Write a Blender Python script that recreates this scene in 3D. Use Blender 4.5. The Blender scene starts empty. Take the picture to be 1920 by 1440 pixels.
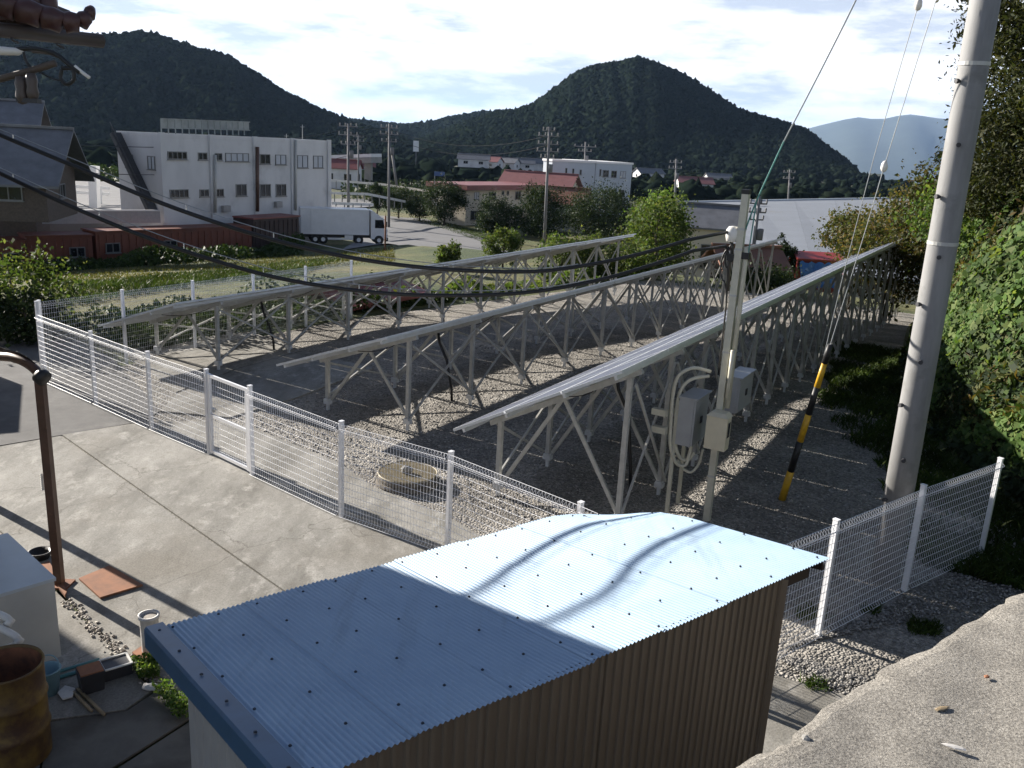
import bpy, math, random
import numpy as np
from mathutils import Vector, Matrix
random.seed(7); RNG = np.random.default_rng(11)
SC = bpy.context.scene; COL = SC.collection
rad = math.radians

# ---------------------------------------------------------------- camera
FPX, CAMH = 1640.0, 5.2                       # focal length in pixels of a 1920 wide picture, eye height above the yard
ROLL, PITCH = rad(3.12), math.atan(451/1640.0)
FW = np.array([0, math.cos(PITCH), -math.sin(PITCH)]); RT = np.array([1.0, 0, 0]); DN = np.cross(FW, RT)
CR, SR = math.cos(ROLL), math.sin(ROLL)
AXR, AXD = RT*CR - DN*SR, RT*SR + DN*CR
cam = bpy.data.cameras.new('camera'); camo = bpy.data.objects.new('camera', cam); COL.objects.link(camo)
cam.sensor_width = 36.0; cam.lens = FPX/1920*36.0; cam.clip_start = 0.05; cam.clip_end = 40000
camo.matrix_world = Matrix(((AXR[0], -AXD[0], -FW[0], 0), (AXR[1], -AXD[1], -FW[1], 0), (AXR[2], -AXD[2], -FW[2], CAMH), (0, 0, 0, 1)))
SC.camera = camo

# ---------------------------------------------------------------- sky, sun, exposure
SUN_AZ, SUN_EL = rad(-56), rad(21)
world = bpy.data.worlds.new('World'); SC.world = world; world.use_nodes = True
W = world.node_tree; W.nodes.clear()
def wn(t, **k):
    n = W.nodes.new(t)
    for a, b in k.items(): setattr(n, a, b)
    return n
sky = wn('ShaderNodeTexSky', sky_type='NISHITA', sun_disc=False, sun_elevation=SUN_EL, sun_rotation=SUN_AZ, altitude=400, air_density=.48, dust_density=.35, ozone_density=1.0)
tc = wn('ShaderNodeTexCoord'); mp = wn('ShaderNodeMapping'); mp.inputs['Scale'].default_value = (1.6, 1.6, 7.0); mp.inputs['Location'].default_value = (3.1, .4, .25)
nz = wn('ShaderNodeTexNoise'); nz.inputs['Scale'].default_value = 2.1; nz.inputs['Detail'].default_value = 9; nz.inputs['Roughness'].default_value = .56; nz.inputs['Distortion'].default_value = .25
cover = wn('ShaderNodeMapRange'); cover.inputs['From Min'].default_value = .10; cover.inputs['From Max'].default_value = .36
nz2 = wn('ShaderNodeTexNoise'); nz2.inputs['Scale'].default_value = 3.6; nz2.inputs['Detail'].default_value = 7; nz2.inputs['Roughness'].default_value = .6
shade = wn('ShaderNodeMapRange'); shade.inputs['From Min'].default_value = .38; shade.inputs['From Max'].default_value = .52
cmix = wn('ShaderNodeMix', data_type='RGBA'); cmix.inputs['A'].default_value = (5.6, 6.1, 7.0, 1); cmix.inputs['B'].default_value = (10.8, 10.8, 11.0, 1)
# thin high cloud is brightest low over the horizon and thins out overhead
sep = wn('ShaderNodeSeparateXYZ'); zen = wn('ShaderNodeMapRange'); zen.inputs['From Min'].default_value = .13; zen.inputs['From Max'].default_value = .34; zen.inputs['To Min'].default_value = .98; zen.inputs['To Max'].default_value = .04
mul = wn('ShaderNodeMath', operation='MULTIPLY')
fin = wn('ShaderNodeMix', data_type='RGBA')
bg = wn('ShaderNodeBackground'); bg.inputs['Strength'].default_value = .05
out = wn('ShaderNodeOutputWorld')
L = W.links.new
L(tc.outputs['Generated'], mp.inputs['Vector']); L(mp.outputs[0], nz.inputs['Vector']); L(mp.outputs[0], nz2.inputs['Vector'])
L(nz.outputs['Fac'], cover.inputs['Value']); L(nz2.outputs['Fac'], shade.inputs['Value']); L(shade.outputs[0], cmix.inputs['Factor'])
L(tc.outputs['Generated'], sep.inputs[0]); L(sep.outputs['Z'], zen.inputs['Value']); L(cover.outputs[0], mul.inputs[0]); L(zen.outputs[0], mul.inputs[1])
L(mul.outputs[0], fin.inputs['Factor']); L(sky.outputs[0], fin.inputs['A']); L(cmix.outputs['Result'], fin.inputs['B'])
L(fin.outputs['Result'], bg.inputs['Color']); L(bg.outputs[0], out.inputs['Surface'])
SUNV = np.array([math.sin(SUN_AZ)*math.cos(SUN_EL), math.cos(SUN_AZ)*math.cos(SUN_EL), math.sin(SUN_EL)])
sl = bpy.data.lights.new('sun', 'SUN'); sl.energy = 5.0; sl.angle = rad(.55); sl.color = (1.0, .93, .83)
so = bpy.data.objects.new('sun', sl); COL.objects.link(so); so.location = (-20, 14, 20)
so.rotation_euler = Vector(SUNV).to_track_quat('Z', 'Y').to_euler()
SC.view_settings.view_transform = 'Standard'; SC.view_settings.look = 'None'; SC.view_settings.gamma = 1.0
SC.view_settings.use_curve_mapping = False; SC.view_settings.exposure = 1.42
SC.cycles.max_bounces = 6; SC.cycles.volume_bounces = 0; SC.cycles.transparent_max_bounces = 8; SC.cycles.use_denoising = True

# ---------------------------------------------------------------- survey helpers: a sight line through a picture point, met with a real plane
def ray(px, py):
    u, v = px-960, py-720
    return FW*FPX + AXR*u + AXD*v
EYE = np.array([0, 0, CAMH])
def G(px, py, z=0.0):
    r = ray(px, py); return EYE + r*((z-CAMH)/r[2])
def K(px, py, Y):
    r = ray(px, py); return EYE + r*(Y/r[1])
def KD(px, py, d):
    r = ray(px, py); return EYE + r*(d/math.hypot(r[0], r[1]))
def onplane(px, py, p0, n):
    r = ray(px, py); return EYE + r*(np.dot(np.array(p0)-EYE, n)/np.dot(r, n))
UA = rad(29.8); U = np.array([math.sin(UA), math.cos(UA), 0]); N = np.array([U[1], -U[0], 0]); Z = np.array([0, 0, 1.0])
def hashn(x, y, s=1.0):
    return (np.sin(x*.71*s+1.3)*np.cos(y*.83*s+.4) + .5*np.sin(x*1.9*s+y*1.3*s) + .25*np.cos(x*4.1*s-y*3.7*s))/1.75
def sm(t): t = np.clip(t, 0, 1); return t*t*(3-2*t)
def terr(x, y):
    x = np.asarray(x, float); y = np.asarray(y, float)
    n = x*N[0]+y*N[1]; a = x*U[0]+y*U[1]
    start = 18.6+np.maximum(0, 20-a)*.9
    fall = -.055*np.clip(a-19, 0, 24)                      # the yard itself falls gently away from the eye
    tN, tA = (-n-start)/58, (a-43)/36
    d = np.maximum(tN, tA)
    low = fall-(6.4+fall)*sm(d) - 3.0*sm((d*50-90)/400)
    far = np.hypot(x, y); low = low-190*sm((far-700)/2600)*sm((np.arctan2(x, y)-.30)/.08)
    toe = np.interp(a, [9, 13.5, 15.2, 16.6, 17.6, 20, 24, 29, 35, 60], [2.4, 1.2, .6, .0, -.7, -1.4, -2.2, -2.8, -3.2, -3.3])
    up = np.clip(n-toe, 0, None)
    bank = np.interp(up, [0, .3, 1, 2, 3.5, 6, 12, 30], [0, .5, 2.5, 4.3, 5.4, 6.4, 8, 11])
    bank = bank*sm((a-9)/4.5)*(1-.75*sm((a-50)/30))
    bank = bank + .22*hashn(x, y, 1.3)*np.minimum(up, 1.0)
    z = np.where(d > 0, low, fall) + np.where(up > 0, bank, 0.0)
    z = z + np.where(d > .06, .12*hashn(x, y, .35), 0)
    return z
def T(px, py):
    r = ray(px, py); r = r/np.linalg.norm(r); t = 3.0
    for i in range(4000):
        p = EYE+r*t
        if p[2] <= float(terr(p[0], p[1])): return p
        t += max(.05, t*.004)
    return p

# ---------------------------------------------------------------- materials
def nodes(m):
    m.use_nodes = True; return m.node_tree
def ramp(nt, fac, stops):
    r = nt.nodes.new('ShaderNodeValToRGB'); e = r.color_ramp.elements
    while len(e) < len(stops): e.new(.5)
    for i, (p, c) in enumerate(stops): e[i].position = p; e[i].color = tuple(c)+(1,)
    nt.links.new(fac, r.inputs[0]); return r.outputs[0]
def noise(nt, scale, detail=6, rough=.6, vec=None, stretch=None):
    n = nt.nodes.new('ShaderNodeTexNoise'); n.inputs['Scale'].default_value = scale; n.inputs['Detail'].default_value = detail; n.inputs['Roughness'].default_value = rough
    if vec is None:
        t = nt.nodes.new('ShaderNodeNewGeometry'); vec = t.outputs['Position']
    if stretch:
        m = nt.nodes.new('ShaderNodeMapping'); m.inputs['Scale'].default_value = stretch[:3]
        if len(stretch) > 3: m.inputs['Rotation'].default_value = (0, 0, stretch[3])
        nt.links.new(vec, m.inputs[0]); vec = m.outputs[0]
    nt.links.new(vec, n.inputs['Vector']); return n.outputs['Fac']
def mixc(nt, f, a, b, mode='MIX'):
    x = nt.nodes.new('ShaderNodeMix'); x.data_type = 'RGBA'; x.blend_type = mode
    for s, v in (('Factor', f), ('A', a), ('B', b)):
        if hasattr(v, 'links') or hasattr(v, 'is_linked'): nt.links.new(v, x.inputs[s])
        else: x.inputs[s].default_value = v if s == 'Factor' else tuple(v)+(1,)
    return x.outputs['Result']
def bump(nt, h, dist, strength=1.0):
    b = nt.nodes.new('ShaderNodeBump'); b.inputs['Distance'].default_value = dist; b.inputs['Strength'].default_value = strength
    nt.links.new(h, b.inputs['Height']); return b.outputs[0]
def mat(name, c, rough=.6, metal=0, var=.25, scale=3.0, c2=None, bumpd=0, bscale=None, spec=None, stretch=None, blotch=None):
    m = bpy.data.materials.new(name); nt = nodes(m); p = nt.nodes['Principled BSDF']
    p.inputs['Roughness'].default_value = rough; p.inputs['Metallic'].default_value = metal
    if spec is not None: p.inputs['Specular IOR Level'].default_value = spec
    c = tuple(c); d = c2 if c2 else tuple(v*(1-var) for v in c)
    f = noise(nt, scale, 7, .62, stretch=stretch)
    colr = ramp(nt, f, [(.34, d), (.62, c)])
    if blotch:
        f2 = noise(nt, blotch[1], 5, .6); g = ramp(nt, f2, [(blotch[2], (0, 0, 0)), (blotch[2]+.14, (1, 1, 1))])
        colr = mixc(nt, g, colr, blotch[0])
    nt.links.new(colr, p.inputs['Base Color'])
    if bumpd:
        nt.links.new(bump(nt, noise(nt, bscale or scale*4, 6, .65), bumpd), p.inputs['Normal'])
    return m
def leafmat(name, c1, c2, c3, trans=.35, rough=.65, spec=.16):
    m = bpy.data.materials.new(name); nt = nodes(m); nt.nodes.clear()
    g = nt.nodes.new('ShaderNodeNewGeometry')
    col = ramp(nt, g.outputs['Random Per Island'], [(0, c1), (.5, c2), (1, c3)])
    big = ramp(nt, noise(nt, .55, 3, .5), [(.35, (.55, .55, .55)), (.65, (1.15, 1.15, 1.15))])
    col = mixc(nt, 1.0, col, big, 'MULTIPLY')
    p = nt.nodes.new('ShaderNodeBsdfPrincipled'); p.inputs['Roughness'].default_value = rough; p.inputs['Specular IOR Level'].default_value = spec; nt.links.new(col, p.inputs['Base Color'])
    t = nt.nodes.new('ShaderNodeBsdfTranslucent'); nt.links.new(mixc(nt, 1.0, col, (1.5, 1.5, .7), 'MULTIPLY'), t.inputs['Color'])
    x = nt.nodes.new('ShaderNodeMixShader'); x.inputs[0].default_value = trans
    o = nt.nodes.new('ShaderNodeOutputMaterial')
    nt.links.new(p.outputs[0], x.inputs[1]); nt.links.new(t.outputs[0], x.inputs[2]); nt.links.new(x.outputs[0], o.inputs[0])
    return m
def gravelmat(name, dark, mid, light, s=32.0):
    m = bpy.data.materials.new(name); nt = nodes(m); p = nt.nodes['Principled BSDF']; p.inputs['Roughness'].default_value = .9
    g = nt.nodes.new('ShaderNodeNewGeometry'); v = nt.nodes.new('ShaderNodeTexVoronoi'); v.inputs['Scale'].default_value = s; v.inputs['Randomness'].default_value = 1
    nt.links.new(g.outputs['Position'], v.inputs['Vector'])
    sepc = nt.nodes.new('ShaderNodeSeparateColor'); nt.links.new(v.outputs['Color'], sepc.inputs[0])
    col = ramp(nt, sepc.outputs[0], [(0, dark), (.45, mid), (1, light)])
    big = ramp(nt, noise(nt, .7, 6, .6), [(.35, (.62, .6, .57)), (.62, (1.12, 1.1, 1.06))])
    col = mixc(nt, 1.0, col, big, 'MULTIPLY'); nt.links.new(col, p.inputs['Base Color'])
    inv = nt.nodes.new('ShaderNodeMath'); inv.operation = 'SUBTRACT'; inv.inputs[0].default_value = 1; nt.links.new(v.outputs['Distance'], inv.inputs[1])
    nt.links.new(bump(nt, inv.outputs[0], .035, 1.0), p.inputs['Normal'])
    return m
M = {}
M['steel'] = mat('galvanised_steel', (.47, .47, .45), .5, .12, .2, 9)
M['alu'] = mat('aluminium', (.70, .72, .74), .38, .35, .12, 6)
M['whitecoat'] = mat('white_resin_coat', (.84, .85, .88), .4, 0, .08, 4)
M['concrete_old'] = None
M['cream'] = mat('cream_plastic', (.62, .57, .43), .45, 0, .12, 4, blotch=((.4, .36, .27), 6, .66))
M['boxgrey'] = mat('grey_enamel', (.33, .34, .35), .4, 0, .12, 5)
M['conduit'] = mat('ivory_conduit', (.56, .54, .44), .5, 0, .15, 7)
M['cable'] = mat('black_cable', (.012, .012, .013), .45, 0, .2, 8)
M['wire'] = mat('thin_wire', (.34, .36, .38), .4, .3, .15, 9)
M['greenwire'] = mat('green_wire', (.10, .30, .27), .5, 0, .3, 9)
M['insul'] = mat('porcelain', (.72, .70, .66), .25, 0, .08, 6)
M['rust'] = mat('rusty_iron', (.26, .11, .055), .8, .1, .5, 7, c2=(.10, .045, .03), bumpd=.002, bscale=60)
M['rustplate'] = mat('rusty_plate', (.30, .13, .065), .85, 0, .4, 5, c2=(.20, .095, .055), bumpd=.001, bscale=80)
M['brownpipe'] = mat('brown_painted_steel', (.115, .062, .042), .42, .1, .35, 6, blotch=((.2, .1, .06), 9, .64))
M['drum'] = mat('old_yellow_drum', (.20, .125, .03), .6, .1, .5, 5, c2=(.08, .045, .02), blotch=((.07, .035, .02), 3.2, .5), bumpd=.002, bscale=30)
M['bluebucket'] = mat('light_blue_plastic', (.20, .36, .44), .4, 0, .12, 6)
M['whitepvc'] = mat('white_pvc', (.68, .67, .63), .4, 0, .1, 5)
M['cabinet'] = mat('cabinet_paint', (.50, .50, .47), .5, 0, .1, 2.5, blotch=((.34, .33, .3), 2.0, .62))
M['cabinettop'] = mat('cabinet_top_sky_tint', (.50, .55, .58), .42, 0, .08, 3)  # cabinet paint with the bluish sky reflection put into its colour
M['darkbox'] = mat('dark_plastic', (.03, .03, .035), .5, 0, .2, 8)
M['tealpole'] = mat('teal_pole', (.09, .24, .25), .4, 0, .2, 8)
M['bamboo'] = mat('bamboo', (.30, .23, .14), .6, 0, .3, 8)
M['dirtywhite'] = mat('weathered_white', (.62, .60, .57), .6, 0, .25, 9)
M['yellow'] = mat('yellow_guard', (.62, .36, .02), .45, 0, .25, 7)
M['black'] = mat('black_guard', (.015, .015, .016), .5, 0, .2, 7)
M['poleconc'] = mat('pole_concrete', (.25, .25, .25), .75, 0, .25, 2.2, stretch=(3, 3, .6), bumpd=.0015, bscale=60, blotch=((.17, .17, .165), 2.5, .56))
M['brownwall'] = mat('brown_wall_sheet', (.215, .178, .142), .5, .05, .15, 3, stretch=(1, 1, .15))
M['palewall'] = mat('pale_wall_sheet', (.32, .31, .30), .6, 0, .12, 3)
M['blueflash'] = mat('blue_flashing', (.045, .105, .19), .38, .05, .18, 4)
M['screw'] = mat('dark_screw', (.02, .03, .05), .5, .2, .2, 20)
M['soil'] = mat('dark_soil', (.10, .085, .065), .95, 0, .4, 6, bumpd=.01, bscale=30)
M['stone'] = mat('grey_stone', (.34, .33, .31), .85, 0, .35, 8, bumpd=.004, bscale=40)
M['palestone'] = mat('pale_stones', (.48, .45, .40), .9, 0, .5, 14, c2=(.22, .19, .17))
M['lidmesh'] = mat('tan_mesh', (.36, .31, .21), .7, 0, .35, 12)
M['manhole'] = mat('manhole_concrete', (.17, .15, .125), .9, 0, .45, 6, bumpd=.006, bscale=35)
M['backsheet'] = mat('module_backsheet', (.55, .56, .57), .6, 0, .08, 3)
M['bark'] = mat('bark', (.11, .085, .06), .9, 0, .4, 8, bumpd=.01, bscale=25)
M['tile'] = mat('dark_red_tile', (.085, .036, .032), .45, 0, .45, 6, bumpd=.003, bscale=30)
M['greytile'] = mat('grey_roof_tile', (.15, .155, .17), .5, 0, .3, 1.2)
M['eavewood'] = mat('eave_wood', (.10, .075, .06), .7, 0, .35, 7)
M['gutter'] = mat('brown_gutter', (.085, .066, .058), .5, 0, .25, 5)
M['renderwhite'] = mat('white_render', (.62, .62, .625), .75, 0, .12, .5, stretch=(1, 1, .4), blotch=((.47, .47, .475), .35, .53))
M['rendercream'] = mat('cream_render', (.60, .54, .44), .75, 0, .1, .5, blotch=((.46, .41, .33), .4, .6))
M['renderblue'] = mat('pale_blue_cladding', (.42, .47, .53), .6, 0, .08, .5)
M['shutter'] = mat('pale_window', (.42, .45, .50), .3, 0, .1, 2)
M['glass'] = mat('dark_window_glass', (.018, .02, .024), .06, 0, .3, 1, spec=.6)
M['winframe'] = mat('window_frame', (.17, .175, .18), .4, .3, .1, 3)
M['redroof'] = mat('maroon_roof', (.20, .058, .052), .5, 0, .2, .7)
M['orangeroof'] = mat('orange_roof', (.21, .095, .06), .55, 0, .25, .8)
M['rosetile'] = mat('rose_tile', (.23, .10, .095), .5, 0, .2, .8)
M['bigroof'] = mat('pale_grey_roof', (.165, .185, .22), .85, 0, .12, .25, blotch=((.145, .14, .135), .06, .55))
M['containered'] = mat('rusty_red_container', (.17, .050, .028), .6, 0, .3, .9, blotch=((.10, .035, .025), .6, .58))
M['darkshed'] = mat('dark_shed', (.045, .028, .026), .7, 0, .3, 1.2)
M['asphroad'] = mat('far_road', (.16, .16, .165), .85, 0, .15, .4)
M['tyre'] = mat('tyre', (.018, .018, .018), .8, 0, .2, 9)
M['truckwhite'] = mat('truck_white', (.72, .73, .75), .35, 0, .05, 1.5)
M['truckgrey'] = mat('truck_panel', (.70, .71, .72), .45, 0, .08, 1.5)
M['chassis'] = mat('chassis', (.05, .05, .055), .6, .2, .2, 6)
M['lamp'] = mat('lamp_glass', (.6, .5, .4), .15, 0, .1, 9)
M['redpaint'] = mat('red_paint', (.30, .035, .025), .4, 0, .15, 2)
M['bluetarp'] = mat('blue_tarp', (.07, .20, .46), .5, 0, .25, 2.5, blotch=((.5, .6, .7), 1.6, .6), bumpd=.05, bscale=3)
M['polegrey'] = mat('far_pole', (.17, .17, .18), .75, 0, .15, 2)
M['billb'] = mat('weathered_panel', (.25, .28, .28), .6, 0, .3, 1.1)
M['whitebar'] = mat('white_guardrail', (.60, .61, .62), .5, 0, .1, 1)
M['bridge'] = mat('bridge_girder', (.27, .27, .26), .8, 0, .25, .4)
M['smoked'] = mat('smoked_sheet', (.035, .03, .03), .2, 0, .2, 3)
M['signblue'] = mat('sign_blue', (.05, .10, .25), .4, 0, .1, 3)
M['signwhite'] = mat('sign_white', (.72, .72, .72), .5, 0, .05, 3)
# foliage
M['kudzu'] = leafmat('kudzu_leaf', (.045, .090, .020), (.085, .150, .036), (.17, .21, .070), .40)
M['shrub'] = leafmat('shrub_leaf', (.036, .052, .014), (.075, .085, .024), (.15, .105, .040), .28)
M['cedar'] = leafmat('cedar_leaf', (.020, .028, .010), (.036, .046, .016), (.068, .066, .024), .22)
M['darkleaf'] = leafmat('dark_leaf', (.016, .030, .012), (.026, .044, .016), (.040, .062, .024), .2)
M['vine'] = leafmat('vine_leaf', (.045, .080, .020), (.080, .125, .034), (.14, .155, .058), .36)
M['dry'] = leafmat('dry_stem', (.10, .075, .045), (.16, .11, .06), (.20, .15, .08), .2)
M['grassblade'] = leafmat('grass_blade', (.026, .052, .010), (.046, .080, .016), (.080, .105, .030), .2)
M['strawblade'] = leafmat('straw_blade', (.080, .098, .028), (.125, .125, .040), (.175, .15, .058), .2)
M['weedmass'] = leafmat('weed_mass_leaf', (.020, .040, .010), (.034, .060, .015), (.060, .090, .024), .12)

def concretemat():
    m = bpy.data.materials.new('old_concrete'); nt = nodes(m); p = nt.nodes['Principled BSDF']; p.inputs['Roughness'].default_value = .88
    c = ramp(nt, noise(nt, 1.0, 9, .68, stretch=(1.4, .45, 1, .9)), [(.34, (.145, .138, .122)), (.47, (.235, .226, .205)), (.62, (.315, .303, .278))])
    w = ramp(nt, noise(nt, 2.6, 9, .74, stretch=(1.3, .8, 1, .75)), [(.52, (0, 0, 0)), (.66, (.9, .9, .9))])
    c = mixc(nt, w, c, (.40, .385, .355))
    d = ramp(nt, noise(nt, .38, 4, .55), [(.50, (0, 0, 0)), (.66, (.75, .75, .75))])
    c = mixc(nt, d, c, (.175, .158, .130))
    v = nt.nodes.new('ShaderNodeTexVoronoi'); v.feature = 'DISTANCE_TO_EDGE'; v.inputs['Scale'].default_value = .42
    g = nt.nodes.new('ShaderNodeNewGeometry'); wn_ = nt.nodes.new('ShaderNodeVectorMath'); wn_.operation = 'ADD'; n3 = nt.nodes.new('ShaderNodeTexNoise'); n3.inputs['Scale'].default_value = 1.6; n3.inputs['Detail'].default_value = 6
    nt.links.new(g.outputs['Position'], n3.inputs['Vector']); nt.links.new(g.outputs['Position'], wn_.inputs[0]); nt.links.new(n3.outputs['Color'], wn_.inputs[1]); nt.links.new(wn_.outputs[0], v.inputs['Vector'])
    ck = ramp(nt, v.outputs['Distance'], [(0.0, (.75, .75, .75)), (.006, (0, 0, 0))]); c = mixc(nt, ck, c, (.10, .09, .075))
    fs = ramp(nt, noise(nt, 7.5, 7, .7), [(.56, (0, 0, 0)), (.72, (.6, .6, .6))]); c = mixc(nt, fs, c, (.145, .13, .105))
    sp = ramp(nt, noise(nt, 55, 3, .6), [(.3, (.72, .72, .72)), (.6, (1.06, 1.06, 1.06))])
    c = mixc(nt, 1.0, c, sp, 'MULTIPLY'); nt.links.new(c, p.inputs['Base Color'])
    nt.links.new(bump(nt, noise(nt, 38, 7, .7), .004), p.inputs['Normal']); return m
M['concrete'] = concretemat()
M['shadeconc'] = mat('shaded_concrete', (.15, .14, .12), .85, 0, .4, 2.2, bumpd=.004, bscale=30, blotch=((.085, .075, .062), 1.2, .52))  # darker copy of the concrete, shade put into its colour
M['asphalt'] = mat('worn_asphalt', (.125, .122, .12), .9, 0, .3, 2.0, bumpd=.004, bscale=90, blotch=((.17, .165, .155), 1.0, .6))
def ledgemat():
    m = bpy.data.materials.new('rough_mortar'); nt = nodes(m); p = nt.nodes['Principled BSDF']; p.inputs['Roughness'].default_value = .92
    c = ramp(nt, noise(nt, 110, 5, .75), [(.33, (.12, .112, .10)), (.5, (.30, .282, .255)), (.68, (.50, .475, .435))])
    d = ramp(nt, noise(nt, 6, 6, .6), [(.35, (.78, .77, .75)), (.65, (1.1, 1.09, 1.06))])
    c = mixc(nt, 1.0, c, d, 'MULTIPLY'); nt.links.new(c, p.inputs['Base Color'])
    nt.links.new(bump(nt, noise(nt, 90, 6, .75), .012), p.inputs['Normal']); return m
M['ledge'] = ledgemat()
M['gravel'] = gravelmat('crushed_gravel', (.15, .144, .135), (.245, .234, .22), (.38, .362, .338), 30)
def roofmat():
    m = bpy.data.materials.new('blue_roof_paint'); nt = nodes(m); p = nt.nodes['Principled BSDF']
    p.inputs['Roughness'].default_value = .5; p.inputs['Specular IOR Level'].default_value = .28
    c = ramp(nt, noise(nt, 1.6, 6, .6), [(.35, (.28, .395, .535)), (.65, (.335, .455, .585))])
    s = ramp(nt, noise(nt, 9, 6, .7), [(.55, (0, 0, 0)), (.8, (.5, .5, .5))])
    c = mixc(nt, s, c, (.37, .48, .585))
    st = ramp(nt, noise(nt, 2.4, 6, .65, stretch=(3.2, .35, 1, rad(-38.7))), [(.52, (0, 0, 0)), (.74, (.55, .55, .55))]); c = mixc(nt, st, c, (.20, .275, .36)); nt.links.new(c, p.inputs['Base Color'])
    return m
M['roofblue'] = roofmat()
def modglass():
    m = bpy.data.materials.new('module_glass'); nt = nodes(m); p = nt.nodes['Principled BSDF']
    p.inputs['Roughness'].default_value = .42; p.inputs['Specular IOR Level'].default_value = 1.0
    g = nt.nodes.new('ShaderNodeTexCoord'); b = nt.nodes.new('ShaderNodeTexBrick'); b.offset = 0
    for k, v in (('Scale', 1.0), ('Mortar Size', .004), ('Brick Width', .156), ('Row Height', .156)): b.inputs[k].default_value = v
    b.inputs['Color1'].default_value = (.012, .018, .045, 1); b.inputs['Color2'].default_value = (.015, .022, .052, 1); b.inputs['Mortar'].default_value = (.25, .27, .3, 1)
    nt.links.new(g.outputs['Object'], b.inputs['Vector']); nt.links.new(b.outputs['Color'], p.inputs['Base Color']); return m
M['glassmod'] = modglass()
def groundmat():
    m = bpy.data.materials.new('field_ground'); nt = nodes(m); p = nt.nodes['Principled BSDF']; p.inputs['Roughness'].default_value = .95
    c = ramp(nt, noise(nt, .09, 7, .65), [(.38, (.040, .062, .015)), (.50, (.080, .095, .026)), (.60, (.135, .125, .045))])
    d = ramp(nt, noise(nt, 1.4, 8, .7), [(.3, (.55, .55, .55)), (.65, (1.2, 1.2, 1.2))])
    c = mixc(nt, 1.0, c, d, 'MULTIPLY')
    g = nt.nodes.new('ShaderNodeNewGeometry'); ln = nt.nodes.new('ShaderNodeVectorMath'); ln.operation = 'LENGTH'; nt.links.new(g.outputs['Position'], ln.inputs[0])
    mr = nt.nodes.new('ShaderNodeMapRange'); mr.inputs['From Min'].default_value = 140; mr.inputs['From Max'].default_value = 260; nt.links.new(ln.outputs['Value'], mr.inputs['Value'])
    c = mixc(nt, mr.outputs[0], c, (.018, .027, .014)); nt.links.new(c, p.inputs['Base Color'])
    nt.links.new(bump(nt, noise(nt, 6, 8, .75), .12), p.inputs['Normal']); return m
M['ground'] = groundmat()
M['forestfloor'] = mat('forest_floor', (.020, .030, .014), .95, 0, .4, .05)
M['tree_mass'] = leafmat('forest_crown', (.008, .013, .010), (.011, .017, .012), (.015, .021, .014), .0, .95, 0)
M['mountain'] = mat('far_mountain', (.04, .055, .045), .95, 0, .3, .002)

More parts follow.
